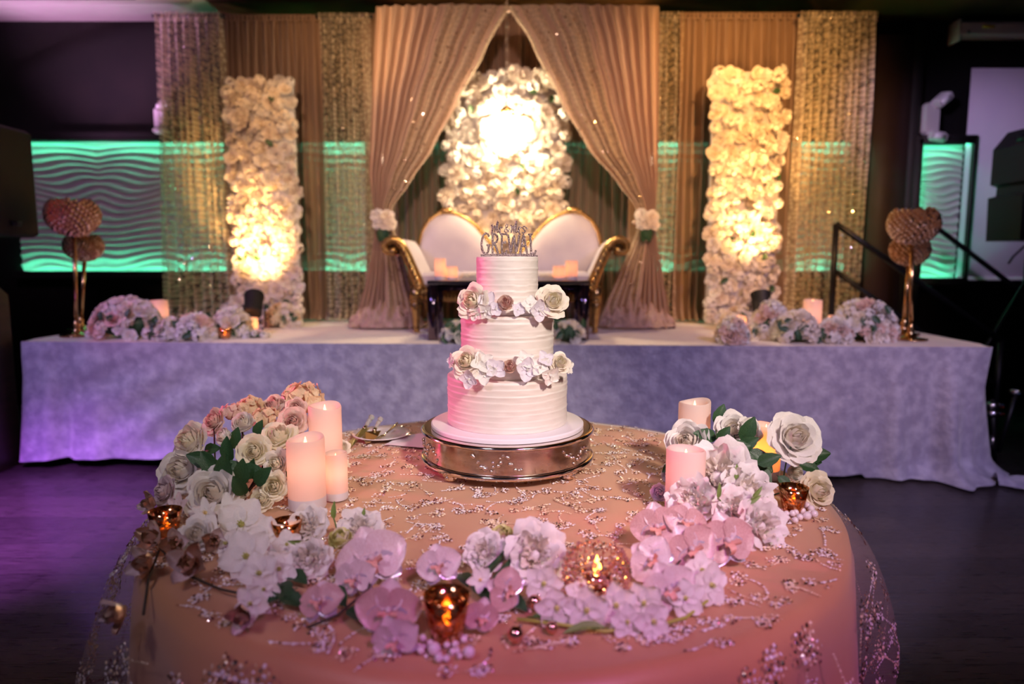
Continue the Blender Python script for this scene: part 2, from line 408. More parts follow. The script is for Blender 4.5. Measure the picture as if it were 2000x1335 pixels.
# lowered tray of the white ceiling with an air vent in it
tr = struct(MB().box(((xs - .10 - 5.5) / 2, 4.35, ZC - .012), (xs - .12 + 5.5, 2.55, .024)).build('trim_1', 'ceiling_white'))
vt = tag(thing('air_vent', 'dark slotted air vent in the white ceiling at top left', 'vent'), 'dark slotted air vent in the white ceiling at top left', 'vent')
vt.location = (-3.65, 5.25, ZC - .026)
MB().box((0, 0, 0), (1.5, .56, .012)).build('frame', 'black_metal', vt)
for i in range(7): MB().box((0, -.21 + i * .07, -.011), (1.4, .028, .012)).build('slat', 'black_plastic', vt)
# brown section of the back wall beside the right-hand curtain, with its dark post
a = PY(1716, 68, YW - .03); b = PY(1786, 68, YW - .03)
struct(MB().box(((a.x + b.x) / 2, YW - .02, a.z / 2), (b.x - a.x, .05, a.z)).build('door_1', 'brown_wall'))
struct(MB().box((b.x + .04, YW - .03, 1.66), (.08, .07, 3.32)).build('trim_2', 'dark_wall'))

# relief panels with green cove lighting
def wave_tile(w, h, seed, nx=36, nz=150, N=19):
    def hf(u, v):
        z = v * h; x = u * w
        wob = (w / .78) * (.42 * math.sin(2 * PI * u + 5.1 * v + seed) + .30 * math.sin(PI * u * 2 + 13 * v + seed * 2)) + .8 * noise.noise((u * 1.2, v * 5, seed))
        p = v * N + wob * (1 - .25 * v)
        r = .5 + .5 * math.sin(2 * PI * p)
        return (x, -.006 - .018 * r ** 1.6, z)
    return MB().grid(hf, nx, nz).mesh('wave_tile', 'wave_plaster')
def wave_panel(x0, x1, z0, z1, label, n):
    t = thing('wave_panel', label, 'wall panel', (x0, YW, z0))
    w = (x1 - x0) / n
    tiles = [wave_tile(w, z1 - z0, 1.3)]
    for i in range(n):
        M = Matrix.Translation((i * w, 0, 0)) if i % 2 == 0 else Matrix.Translation(((i + 1) * w, 0, 0)) @ Matrix.Scale(-1, 4, (1, 0, 0))
        link('wave_tile', tiles[0], t, M=M)
    for zz, s in ((z1 - z0, 1), (0, -1)):
        MB().box(((x1 - x0) / 2, -.085, zz + s * .014), (x1 - x0, .012, .008)).build('led_strip', 'led_green', t)
        MB().box(((x1 - x0) / 2, -.060, zz + s * .045), (x1 - x0 + .06, .115, .05)).build('cove_shield', 'dark_wall', t)
        MB().box(((x1 - x0) / 2, -.112, zz + s * .013), (x1 - x0 + .06, .012, .03)).build('cove_shield', 'dark_wall', t)
    return t
pa = PY(26, 278, YW); pb = PY(1645, 528, YW)
wave_panel(pa.x, pb.x, PY(30, 529, YW).z, pa.z, 'long white wave-relief wall panel edged with green light, behind the drapes', 10)
pa = PY(1788, 284, YW); pb = PY(1861, 542, YW)
rp = wave_panel(pa.x, pb.x, pb.z, pa.z, 'narrow wave-relief wall panel glowing green between brown door and projection screen', 1)
MB().box((-.012, -.085, (pa.z - pb.z) / 2), (.008, .012, pa.z - pb.z)).build('led_strip', 'led_green', rp)
MB().box((-.018, -.112, (pa.z - pb.z) / 2), (.04, .012, pa.z - pb.z + .1)).build('cove_shield', 'dark_wall', rp)  # added to keep the green strip's light off the loudspeaker
MB().box((-.035, -.06, (pa.z - pb.z) / 2), (.03, .115, pa.z - pb.z + .14)).build('cove_shield', 'dark_wall', rp)
MB().box((pb.x - pa.x + .035, -.06, (pa.z - pb.z) / 2), (.03, .115, pa.z - pb.z + .14)).build('cove_shield', 'dark_wall', rp)  # added to block green light from the projection screen

# projection screen and its housing
a = PY(1898, 133, YW - .08); b = PY(1872, 546, YW - .08)
t = thing('projection_screen', 'pulled-down white projection screen on the dark wall at right', 'screen', (a.x, YW - .08, b.z))
w = 1.5
MB().box((w / 2, 0, (a.z - b.z) / 2), (w, .006, a.z - b.z)).build('screen_cloth', 'screen_fabric', t)
MB().box((w / 2, -.004, .01), (w, .03, .03)).build('bottom_bar', 'white_plastic', t)
h0 = PY(1872, 74, YW - .12); h1 = PY(1872, 42, YW - .12)
t = thing('screen_housing', 'white projector screen housing tube near the ceiling at top right', 'housing', (h0.x, YW - .09, h0.z))
hh = h1.z - h0.z
MB().box((.8, 0, hh / 2), (1.6, .13, hh), bevel=.025).build('housing_body', 'white_plastic', t, sharp=30)
MB().box((-.012, .01, hh / 2 - .01), (.02, .15, hh + .05), bevel=.006).build('end_cap', 'white_plastic', t)
MB().box((.22, -.068, hh * .60), (.10, .004, .022)).build('warning_sticker', 'sign_yellow', t)
MB().ball((.06, -.066, hh * .28), .012, 8, 6).build('screw', 'black_metal', t)

# emergency light: box with two lamp heads
def emergency(px, py, Y, label, s=1.0):
    p = PY(px, py, Y); t = thing('emergency_light', label, 'light', p, (0, 0, .12))
    MB().box((0, 0, 0), (.12 * s, .08, .26 * s), bevel=.02).build('battery_box', 'white_plastic', t, sharp=35)
    for sx, sz, rz in ((.05, .15, .7), (.025, -.15, -.15)):
        o = MB().box((0, -.03, 0), (.14 * s, .10, .085 * s), bevel=.02).build('lamp_head', 'white_plastic', t, (sx * s, -.03, sz * s), sharp=35); o.rotation_euler = (.2, -rz, 0)
        MB().box((0, -.084, 0), (.10 * s, .006, .05 * s)).build('lens', 'china', o)
emergency(1816, 232, YW - .06, 'white emergency light with two lamp heads above the narrow green panel')
emergency(314, 232, YW - .06, 'white emergency light half hidden by the far left lace curtain', .7)

# ================================================================== stage
SM = Matrix.Translation((-.13, 4.125, 0)) @ Matrix.Rotation(TH, 4, 'Z')
def ST(x, y, z=ZS): return SM @ V((x, y, z))
WS, DS = 5.9, 1.74
t = thing('stage_platform', 'low stage platform hidden under the lavender velvet cloth', 'stage', (-.13, 4.125, 0), (0, 0, TH))
MB().box((0, DS / 2 + .03, ZS - .07), (WS - .06, DS, .10)).build('deck', 'black_plastic', t)
for x in (-2.75, -1.4, 0, 1.4, 2.75):
    for y in (.15, 1.6): MB().box((x, y, (ZS - .12) / 2), (.06, .06, ZS - .12)).build('leg', 'black_metal', t)
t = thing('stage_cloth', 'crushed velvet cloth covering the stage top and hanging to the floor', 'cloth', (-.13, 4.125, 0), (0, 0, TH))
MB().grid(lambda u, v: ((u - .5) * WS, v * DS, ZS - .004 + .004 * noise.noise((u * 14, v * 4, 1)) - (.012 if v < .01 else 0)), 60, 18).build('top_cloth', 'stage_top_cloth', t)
def hem(s):      # height of the lower hem along the front, s in metres from the left corner
    return .035 + .03 * math.sin(s * 1.9 + .5) * math.exp(-((s - 1.2) / 1.6) ** 2) + .02 * noise.noise((s * 2.3, 0, 3)) + (.05 * math.exp(-((s - 1.05) / .13) ** 2))
def skirt(u, v):
    per = WS + 2 * .9; s = u * per
    if s < .9: x, y, nx, ny = -WS / 2, .9 - s, -1, 0
    elif s < .9 + WS: x, y, nx, ny = -WS / 2 + s - .9, 0, 0, -1
    else: x, y, nx, ny = WS / 2, s - .9 - WS, 1, 0
    f = s - .9
    z0 = hem(f) if 0 < f < WS - .7 else (.012 if f >= WS - .7 else .03)
    z = ZS - .01 - v * (ZS - .01 - z0)
    edge = math.exp(-((f) / .5) ** 2) + 1.5 * math.exp(-((f - WS) / .55) ** 2)
    fold = edge * v * (.045 * math.sin(f * 19) + .02 * math.sin(f * 41 + 1))
    # slanting drag folds from the upper left corner
    dg = .018 * math.sin((f * 1.0 + v * 1.5) * 11) * math.exp(-((f - .5 - v * .7) / .5) ** 2) * min(1, v * 3)
    wav = .016 * v * v * math.sin(f * 5.2 + 1.0) + .010 * v * noise.noise((f * 3, v * 2, 5))
    bel = .035 * v * v
    spill = (.16 * max(0, (v - .86) / .14) ** 2 * math.exp(-((f - WS + .12) / .28) ** 2))
    d = fold + dg + wav + bel + .012 + spill
    cx = 0.0
    if abs(f) < .12 or abs(f - WS) < .12:      # round the corners
        k = (1 - min(abs(f), abs(f - WS)) / .12) * .5
        if f < WS / 2: ox, oy = (0, -k) if f < 0 else (-k, 0)
        else: ox, oy = (k, 0) if f < WS else (0, -k)
        nx, ny = nx * (1 - k * .3) + ox, ny * (1 - k * .3) + oy
    return (x + nx * d, y + ny * d, max(z, .008 + .02 * rnd() * 0))
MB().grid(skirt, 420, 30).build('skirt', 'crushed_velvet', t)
def spillf(u, v):
    a = u * .55; w = .10 * math.sin(PI * min(1, .08 + u)) + .02
    return (WS / 2 + .02 + a, -.10 - .18 * u + (v - .5) * 2 * w, .012 + .05 * math.sin(PI * v) * (1 - u * .7) * (1 + .4 * math.sin(u * 17 + v * 5)))
MB().grid(spillf, 18, 10).build('trailing_corner', 'crushed_velvet', t)

# ================================================================== drapes
def uvs(nu, nv, w, h): return [[i / nu * w, j / nv * h] for j in range(nv + 1) for i in range(nu + 1)]
def drape(name, label, x0, x1, ytop, Y, m, folds, amp=.05, zb=ZS + .004, flare=.0, cat='curtain', seed=0, lean=0, sequins=0):
    a = PY(x0, ytop, Y); b = PY(x1, ytop, Y); w = b.x - a.x; h = a.z - zb
    t = thing(name, label, cat, (a.x, Y, zb))
    ph = [ru(-.5, .5) for _ in range(folds + 2)]
    def fn(u, v):
        k = u * folds; i = int(k); fr = k - i
        p = ph[i] * (1 - fr) + ph[min(i + 1, folds + 1)] * fr
        d = amp * (.35 + .65 * min(1, v * 4)) * (math.sin(2 * PI * (k + p * .6)) + .3 * math.sin(4 * PI * k + p * 9 + v))
        x = u * w + (u - .5) * flare * v + lean * v + .008 * math.sin(v * 5 + k * 2)
        pool = max(0, (v - .965) / .035)
        return (x, d - pool * .05 * (1 + math.sin(k * 7)), h * (1 - v) + .01 * pool)
    nu, nv = folds * 8, 22
    MB().grid(fn, nu, nv).build('cloth', m, t, uvfn=uvs(nu, nv, w * 1.35, h))
    MB().tube([(-.02, 0, h - .012), (w + .02, 0, h - .012)], .016, 8).build('rod', 'black_metal', t)
    MB().grid(lambda u, v: (u * w, -.02 - .012 * math.sin(2 * PI * u * folds * 2) , h + .012 - v * .05), folds * 8, 2).build('heading', m, t, uvfn=uvs(folds * 8, 2, w * 1.3, .05))
    if sequins:
        s = MB()
        for _ in range(int(sequins * 1.6)):
            u, v = rnd(), rnd() ** .8; p = V(fn(u, v)); n = V((ru(-.5, .5), -1, ru(-.5, .5)))
            s.ico((0, 0, 0), .009, Matrix.Translation(p + V((0, -.012, 0))) @ basis(n, rnd() * 6))
        o = s.build('rhinestones', 'crystal_spark', t, smooth=False); o['kind'] = 'stuff'
    return t
drape('lace_curtain', 'outermost lace curtain on the left edge of the backdrop', 303, 434, 28, 5.60, 'lace', 9, .05, flare=.12, seed=1, sequins=90)
drape('taupe_curtain', 'pleated taupe curtain behind the left flower column', 428, 628, 33, 5.66, 'taupe_drape', 13, .055)
drape('lace_curtain', 'lace curtain between left flower column and draped canopy', 622, 722, 30, 5.60, 'lace', 7, .04, sequins=50)
drape('taupe_curtain', 'narrow taupe curtain strip left of the canopy drape', 706, 742, 31, 5.68, 'taupe_drape', 3, .03)
drape('taupe_curtain', 'golden taupe curtain behind the central flower wall', 738, 1292, 31, 5.72, 'taupe_drape', 32, .055)
drape('lace_curtain', 'narrow lace curtain just right of the canopy drape', 1280, 1336, 28, 5.60, 'lace', 4, .04, sequins=30)
drape('taupe_curtain', 'pleated taupe curtain behind the right flower column', 1328, 1570, 29, 5.60, 'taupe_drape', 15, .055)
drape('lace_curtain', 'outermost lace curtain on the right edge of the backdrop', 1562, 1712, 27, 5.44, 'lace', 10, .045, sequins=120)

# canopy: a rod carried on two posts with tied-back drapes
YCN = 5.12
ca, cb = PY(735, 17, YCN), PY(1286, 15, YCN)
t = thing('backdrop_stand', 'tall pipe stand carrying the tied-back canopy drapes', 'stand', (0, YCN, ZS))
MB().tube([(ca.x, .02, ca.z - ZS), (cb.x, .02, cb.z - ZS)], .022, 10).build('cross_bar', 'champagne_drape', t)
for p in (ca, cb):
    MB().tube([(p.x, .05, 0), (p.x, .05, p.z - ZS - .02)], .02, 10).build('post', 'chrome', t)
    MB().box((p.x, .05, .006), (.32, .32, .012)).build('base_plate', 'black_metal', t)
def interp(tab, t):
    for (a, x), (b, y) in zip(tab, tab[1:]):
        if t <= b: k = (t - a) / (b - a); k = k * k * (3 - 2 * k) * .35 + k * .65; return x + (y - x) * k
    return tab[-1][1]
def canopy(side, label):
    s = side; cx = 1010.5
    # pixel columns of the outer and the inner edge by row
    if s < 0:
        outer = [(15, 736), (200, 727), (340, 722), (400, 730), (428, 737), (470, 731), (540, 720), (600, 704), (632, 694), (642, 688)]
        inner = [(15, 994), (110, 946), (200, 897), (290, 849), (360, 802), (400, 772), (428, 762), (470, 778), (540, 797), (600, 815), (632, 826), (642, 832)]
    else:
        outer = [(15, 1286), (200, 1285), (340, 1284), (400, 1280), (430, 1275), (470, 1282), (540, 1293), (600, 1303), (632, 1308), (642, 1312)]
        inner = [(15, 992), (90, 1038), (200, 1092), (290, 1145), (360, 1205), (400, 1236), (430, 1250), (470, 1236), (540, 1205), (600, 1180), (632, 1165), (642, 1158)]
    t = thing('canopy_drape', label, 'drape', (0, YCN, ZS))
    rows = [15 + (642 - 15) * k / 44 for k in range(45)]
    def surf(u0, u1, amp, folds, off):
        def fn(uu, v):
            y = rows[round(v * 44)]
            u = u0 + (u1 - u0) * uu
            a, b = interp(outer, y), interp(inner, y)
            top = max(0, 1 - (y - 15) / 30)
            x = a + (b - a) * u
            tie = math.exp(-((y - 429) / 60) ** 2)
            p = PY(x, y, YCN)
            if y > 428: p.z = ZS + .006 + (PY(x, 428, YCN).z - ZS - .006) * (1 - (y - 428) / 214)
            d = amp * (1 - .55 * tie) * (1 - .6 * top) * math.sin(2 * PI * (folds * uu + (.45 * noise.noise((uu * 4, v * 1.5, off))))) - .05 * (1 - tie) * math.sin(PI * u) * .6
            pool = max(0, (y - 622) / 20)
            d -= pool * .08 * (1 + .5 * math.sin(uu * 30))
            return (p.x, d - .03 + off * .004, p.z - ZS + .02 * pool * math.sin(uu * 23) ** 2)
        return fn
    if True:
        n = 72
        MB().grid(surf(0, .52, .045, 6, 1), n, 44).build('plain_panel', 'champagne_drape', t)
        w = 1.0
        MB().grid(surf(.47, 1, .030, 5, -2), n, 44).build('lace_panel', 'lace_dense', t, uvfn=uvs(n, 44, 1.1, 2.6))
        pt = MB().grid(surf(.47, 1.0, .030, 5, 0), n, 44).build('lining', 'champagne_drape', t)
    s2 = MB(); fn = surf(.47, 1, .030, 5, -2)
    for _ in range(110):
        p = V(fn(rnd(), rnd())); s2.ico((0, 0, 0), .009, Matrix.Translation(p + V((0, -.012, 0))) @ basis((ru(-.5, .5), -1, ru(-.5, .5)), rnd() * 6))
    o = s2.build('rhinestones', 'crystal_spark', t, smooth=False); o['kind'] = 'stuff'
    # folds lying on the stage
    a, b = (688, 832) if s < 0 else (1158, 1312)
    pa, pb = PZ(a, 636, ZS), PZ(b, 636, ZS)
    def poolf(u, v):
        x = pa.x + (pb.x - pa.x) * u
        r = math.sin(PI * u) ** .5
        return (x, -.03 - .20 * v * r - .05 * noise.noise((u * 9, v * 4, s)), .012 + r * (.17 * (1 - v) ** 1.3 + .075 * abs(noise.noise((u * 11, v * 3.5, s + 7))) * 1.4 * math.sin(PI * min(1, v + .12)) + .03 * math.sin(u * 46 + 5 * v) * (1 - v)))
    MB().grid(poolf, 72, 12).build('pooled_hem', 'champagne_drape', t)
    return t
lace('lace_dense', (.66, .52, .38), (.76, .64, .48), 26)
MATS['lace_dense'].node_tree.nodes['Map Range'].inputs['To Min'].default_value = .35
MATS['lace_dense'].node_tree.nodes['Map Range'].inputs['To Max'].default_value = .06
canopy(-1, 'champagne and lace canopy drape tied back on the left')
canopy(1, 'champagne and lace canopy drape tied back on the right')

# ================================================================== flower kits
def petal_cup(R, H, span, curl, th0, nu=6, nv=5, lean=.0, ruffle=0.0, seed=0, point=.2):
    """one petal of a cupped flower wrapped round the Z axis"""
    def fn(uu, v):
        u = uu * 2 - 1
        r = R * (math.sin(min(1, v * 1.15) * PI / 2) ** .7) * (1 + .07 * u) + lean * v
        c = max(0, (v - .6) / .4); r += curl * c * c * (1 - .3 * u * u) 
        wid = span * (.45 + .55 * math.sin(min(1, v * 1.25) * PI / 2)) * (1 - .30 * max(0, (v - .75) / .25) ** 2)
        a = th0 + u * wid
        z = H * (v - .22 * u * u * v ** 2 + point * .12 * v ** 4 * (1 - abs(u))) - curl * .35 * c * c
        if ruffle:
            k = ruffle * v; r += k * noise.noise((a * 3 + seed, v * 4, seed)); z += k * noise.noise((a * 4, v * 3 + seed, seed + 9))
        return (r * math.cos(a), r * math.sin(a), z)
    return MB().grid(fn, nu, nv)
def flat_petal(L, W, cup=.15, bend=0.0, nu=6, nv=6, shape=1.0, ruf=0, seed=0, base=.0):
    """petal lying along +X, normal +Z"""
    def fn(uu, v):
        u = uu * 2 - 1
        w = W * math.sin(PI * min(.985, (v * .93 + .05)) ** shape) ** .55
        x = base + L * v; y = u * w
        z = cup * W * u * u + bend * L * v * v + (ruf * noise.noise((x * 6 + seed, y * 6, seed)) if ruf else 0)
        return (x, y, z)
    return MB().grid(fn, nu, nv)
def rz(a): return Matrix.Rotation(a, 4, 'Z')

def kit_rose(seed, open_=1.0, mats='petal_white'):
    random.seed(seed); K = []
    core = MB().grid(lambda u, v: ((.02 + .11 * (1 - v) ** .5 + .04 * u) * math.cos(u * 4 * PI), (.02 + .11 * (1 - v) ** .5 + .04 * u) * math.sin(u * 4 * PI), .30 + .62 * v - .05 * u), 24, 4)
    core.lathe([(.03, .06), (.34, .10), (.5, .16), (.42, .24), (.1, .3)], 10)
    for n, R, H, sp, cu in ((3, .20, .98, 1.3, -.10), (3, .30, .96, 1.2, -.10), (4, .40, .92, 1.0, -.06), (4, .50, .86, .95, .03), (5, .59, .80, .80, .16 * open_), (5, .71 * (.8 + .2 * open_), .70, .76, .22 * open_), (5, .82 * (.7 + .3 * open_), .58, .72, .28 * open_)):
        off = rnd() * 6
        for i in range(n):
            K.append(('petal', petal_cup(R * ru(.95, 1.05), H * ru(.95, 1.05), sp, cu * ru(.7, 1.3), off + 2 * PI * i / n + ru(-.1, .1), ruffle=.06 + .06 * (R > .6), seed=rnd() * 50).mesh('petal', mats)))
    return core.mesh('rose', mats), K
def kit_peony(seed, mats='petal_white'):
    random.seed(seed); K = []
    core = MB().ball((0, 0, .30), .20, 10, 7, sz=1.3)
    for n, R, H, sp, cu, rf in ((5, .22, .78, .8, .04, .22), (6, .38, .80, .62, .08, .26), (7, .56, .74, .55, .16, .26), (7, .74, .58, .56, .2, .22), (6, .88, .40, .62, .16, .18)):
        off = rnd() * 6
        for i in range(n):
            K.append(('petal', petal_cup(R * ru(.85, 1.15), H * ru(.85, 1.12), sp, cu, off + 2 * PI * i / n + ru(-.2, .2), nu=7, nv=5, ruffle=rf, seed=rnd() * 50, point=.5).mesh('petal', mats)))
    return core.mesh('peony', mats), K
def kit_orchid(seed, m1='petal_orchid', m2='petal_orchid_pale', m3='petal_silver'):
    """moth orchid facing +Z, top sepal towards +Y"""
    random.seed(seed); K = []
    for a, L, W, mm, c, b, h in ((.12, .95, .62, m1, .16, -.12, .02), (PI - .12, .95, .62, m1, .16, -.12, .02)):
        K.append(('petal', (lambda B: (setattr(B, 'v', [tuple(Matrix.Translation((0, 0, h)) @ rz(a) @ V(p)) for p in B.v]), B)[1])(flat_petal(L, W, c, b, 8, 8, .62, .08, rnd() * 9)).mesh('petal', mm)))
    for a, L, W in ((PI / 2, .86, .40), (-PI / 2 - .75, .86, .36), (-PI / 2 + .75, .86, .36)):
        B = flat_petal(L, W, .2, -.18, 6, 7, .8, .06, rnd() * 9); B.v = [tuple(Matrix.Translation((0, 0, -.03)) @ rz(a) @ V(p)) for p in B.v]
        K.append(('sepal', B.mesh('sepal', m2 if a > 0 else m3)))
    B = MB()
    B.grid(lambda u, v: ((u - .5) * .26 * (1 - .5 * v), -.06 - .34 * v, .14 + .20 * math.sin(PI * v) + .1 * (u - .5) ** 2), 5, 6)
    for sx in (-1, 1): B.grid(lambda u, v: (sx * (.05 + .22 * v), -.02 - .16 * u + .05 * v, .10 + .24 * v + .1 * math.sin(PI * u)), 5, 4)
    K.append(('lip', B.mesh('lip', 'lip')))
    C = MB().ball((0, .02, .10), .10, 8, 6, sz=1.5)
    return C.mesh('orchid', 'petal_orchid_pale'), K
def kit_blossom(seed, mm='petal_white', n=5, W=.36, cmat='lip_yellow', cup=.2):
    random.seed(seed); K = []
    for i in range(n):
        a = 2 * PI * i / n + ru(-.12, .12); B = flat_petal(ru(.85, 1.02), W * ru(.9, 1.1), .25, ru(.05, .35) + cup - .2, 5, 6, .75, .10, rnd() * 9)
        B.v = [tuple(rz(a) @ V(p)) for p in B.v]; K.append(('petal', B.mesh('petal', mm)))
    C = MB().ball((0, 0, .06), .12, 8, 5, sz=.9)
    for i in range(5): C.tube([(0, 0, .1), (.09 * math.cos(i * 1.26), .09 * math.sin(i * 1.26), .28)], .02, 5)
    return C.mesh('blossom', cmat), K
def kit_magnolia(seed, mm='petal_gold', mc='petal_bronze'):
    random.seed(seed); K = []
    for ring, n, tilt, L in ((0, 3, .95, .8), (1, 4, .45, 1.0)):
        for i in range(n):
            a = 2 * PI * i / n + ring * .6 + ru(-.15, .15)
            B = flat_petal(L, .36, .5, .28, 6, 6, .8, .05, rnd() * 9); M = rz(a) @ Matrix.Rotation(-tilt, 4, 'Y')
            B.v = [tuple(M @ V(p)) for p in B.v]; K.append(('petal', B.mesh('petal', mm if i % 3 else 'petal_orchid_pale' if ring else mm)))
    C = MB()
    for i in range(24):
        a = i * 2.4; r = .16 * math.sqrt(i / 24); C.tube([(r * .4 * math.cos(a), r * .4 * math.sin(a), 0), (r * math.cos(a) * 1.4, r * math.sin(a) * 1.4, .28)], .022, 5)
    return C.mesh('magnolia', mc), K
def mesh_floret(mm, seed):
    random.seed(seed); B = MB()
    for i in range(4):
        P_ = flat_petal(.9, .52, .15, .12, 4, 4, .7, .14, rnd() * 9); M = rz(i * PI / 2 + ru(-.1, .1)); B.add(P_.v, P_.f, M)
    B.ball((0, 0, .06), .10, 6, 4)
    return B.mesh('floret', mm)
def mesh_leaf(mm='leaf', W=.30):
    def fn(uu, v):
        u = uu * 2 - 1; w = W * math.sin(PI * (v * .96 + .02) ** .8) ** .8
        return (v, u * w * (1 + .05 * math.sin(v * 40)), .10 * abs(u) * w / W - .22 * v * v + .05 * v)
    B = MB().grid(fn, 6, 10); B.tube([(-.12, 0, 0), (.3, 0, -.01), (.7, 0, -.09)], [.02, .016, .008], 5)
    return B.mesh('leaf', mm)
def mesh_bud(mm='bud_green'):
    B = MB().lathe([(.05, 0), (.42, .12), (.62, .45), (.56, .85), (.34, 1.15), (.08, 1.3)], 14, fr=lambda r, z, a, k: (r * (1 + .07 * math.sin(a * 5 + k * .5)), z))
    return B.mesh('bud', mm)

ROSE = [kit_rose(11), kit_rose(12, .8), kit_rose(13, 1.15)]
BUD = kit_rose(14, .25)
PEONY = [kit_peony(21), kit_peony(22)]
ORCHID = [kit_orchid(31), kit_orchid(32)]
BLOSSOM = [kit_blossom(41), kit_blossom(42, n=6, W=.30)]
DENDRO = kit_blossom(43, n=5, W=.44, cmat='pistil', cup=.05)
MAGNOLIA = [kit_magnolia(51), kit_magnolia(52)]
LEAF, LEAF2 = mesh_leaf(), mesh_leaf('leaf_light', .16)
FLORET = {c: [mesh_floret('petal_' + c, 60 + i) for i in range(2)] for c in ('white',)}
BUDM = mesh_bud()
random.seed(99)
PETAL_OVERRIDE = {'orchid'}
def flower(kit, name, parent, M, m=None, core=None):
    """a flower: its heart as the root with every petal a child of it"""
    base, parts = kit
    o = link(name, base, parent, M=M)
    if core: setmat(o, core)
    elif m and name not in ('orchid', 'blossom', 'magnolia'): setmat(o, m)
    inner = {'petal_white': 'petal_cream', 'petal_cream': 'petal_yellowcream', 'petal_blush': 'petal_pink'}.get(m) if name in ('rose', 'peony') else None
    for i, (nm, me) in enumerate(parts):
        c = link(nm, me, o)
        if m and nm == 'petal': setmat(c, inner if inner and i < 9 else m)
    return o
# small one-mesh flowers for the far arrangements
def merge_kit(kit, mm, keep=1.0):
    base, parts = kit; B = MB()
    for me in [base] + [p for _, p in parts]:
        B.add([v.co[:] for v in me.vertices], [tuple(p.vertices) for p in me.polygons])
    return B.mesh('flower', mm)
def low_flower(seed, mm, kind):
    random.seed(seed); B = MB()
    if kind == 'rose':
        for n, R, H, sp, cu in ((3, .3, .9, 1.2, .04), (4, .58, .8, .9, .15), (5, .82, .6, .8, .28)):
            off = rnd() * 6
            for i in range(n):
                q = petal_cup(R, H, sp, cu, off + 2 * PI * i / n, 4, 3, ruffle=.12, seed=rnd() * 40); B.add(q.v, q.f)
    elif kind == 'hydra':
        for i in range(13):
            z = 1 - (i + .5) / 13; a = i * 2.4; r = math.sqrt(max(0, 1 - z * z)); d = V((r * math.cos(a), r * math.sin(a), z))
            M = xform(d * .72, d, rnd() * 6, .38)
            for k in range(4):
                q = flat_petal(.95, .55, .2, .15, 2, 2, .7); B.add(q.v, q.f, M @ rz(k * PI / 2))
    else:
        for n, R, H, sp, rf in ((4, .3, .75, .8, .3), (6, .6, .7, .6, .3), (7, .88, .45, .55, .25)):
            off = rnd() * 6
            for i in range(n):
                q = petal_cup(R, H, sp, .1, off + 2 * PI * i / n, 3, 3, ruffle=rf, seed=rnd() * 40); B.add(q.v, q.f)
    return B.mesh('flower', mm)
LOW = {}
for i, c in enumerate(('white', 'cream', 'blush', 'peach')):
    for j, k in enumerate(('rose', 'hydra', 'peony')): LOW[(c, k)] = low_flower(200 + i * 7 + j, 'petal_' + c, k)
random.seed(5)

# ================================================================== flower walls
def flower_wall(label, x0, x1, y0, zb, Y, size, dep=.10, colors=('white', 'cream', 'cream')):
    a = PY(x0, y0, Y); b = PY(x1, y0, Y); w = b.x - a.x; h = a.z - zb
    t = thing('flower_wall', label, 'flower wall', (a.x, Y, zb))
    MB().box((w / 2, .05, h / 2), (w * .92, .05, h * .985), bevel=.01).build('backing_panel', 'white_plastic', t)
    nx = max(3, round(w / size)); nz = round(h / size)
    for j in range(nz):
        for i in range(nx):
            x = (i + .5 + ru(-.32, .32) + (.25 if j % 2 else -.25)) / nx * w; z = (j + .5 + ru(-.35, .35)) / nz * h
            x = min(max(x, .03), w - .03)
            k = random.choice(('hydra', 'hydra', 'rose', 'peony')); c = random.choice(colors)
            n = V((ru(-.45, .45) + (x / w - .5) * .9, -1, ru(-.4, .5)))
            link('flower', LOW[(c, k)], t, M=xform((x, ru(-.035, .03) * dep / .1, z), n, rnd() * 6, size * ru(.56, .82)))
    for _ in range(10):
        link('leaf', LEAF, t, M=xform((ru(.05, w - .05), -.05, ru(.1, h - .05)), (ru(-.6, .6), -1, ru(-.3, .6)), rnd() * 6, .07))
    return t
flower_wall('column of cream flowers glowing in an uplight on the left', 438, 574, 152, ZS, 5.36, .078)
flower_wall('column of cream flowers glowing in an uplight on the right', 1392, 1538, 133, ZS, 5.22, .078)
flower_wall('wide central wall of white flowers behind the loveseat', 862, 1112, 138, ZS + .25, 5.48, .088)

# chandelier in front of the central flower wall
pc = PY(990, 240, 5.28)
t = thing('chandelier', 'blazing crystal chandelier hung in front of the central flower wall', 'chandelier', pc)
s = MB()
ztop = ZC - pc.z
for i in range(int(ztop / .028)): s.ico((0, 0, .10 + i * .028), .009 if i % 3 else .013)
o = s.build('bead_chain', 'crystal_clear', t, smooth=False); o['kind'] = 'stuff'
MB().tube([(.20 * math.cos(a), .20 * math.sin(a), .02) for a in [i * PI / 12 for i in range(24)]], .008, 6, closed=True).build('ring', 'gold_pole', t)
MB().lathe([(.02, .12), (.05, .10), (.06, .08), (.02, .06)], 16).build('crown', 'gold_pole', t)
for i in range(5): MB().tube([(0, 0, .09), (.1 * math.cos(i * 1.257), .1 * math.sin(i * 1.257), .075), (.20 * math.cos(i * 1.257), .20 * math.sin(i * 1.257), .02)], .005, 6).build('arm', 'gold_pole', t)
mat('bulb', (1, .9, .7), .4, emit=(1.0, .80, .52), estr=60)
for i in range(5):
    a = i * 1.257; MB().ball((.13 * math.cos(a), .13 * math.sin(a), -.01), .022, 10, 8, sz=1.4).build('bulb', 'bulb', t)
s = MB()
for k in range(28):
    a = 2 * PI * k / 28
    for j in range(4): s.ico((.20 * math.cos(a), .20 * math.sin(a), -.012 - j * .026), .010, sz=1.3)
for k in range(14):
    a = 2 * PI * k / 14
    for j in range(5): r = .19 - j * .035; s.ico((r * math.cos(a), r * math.sin(a), -.10 - j * .018), .010)
o = s.build('crystal_drops', 'crystal_clear', t, smooth=False); o['kind'] = 'stuff'
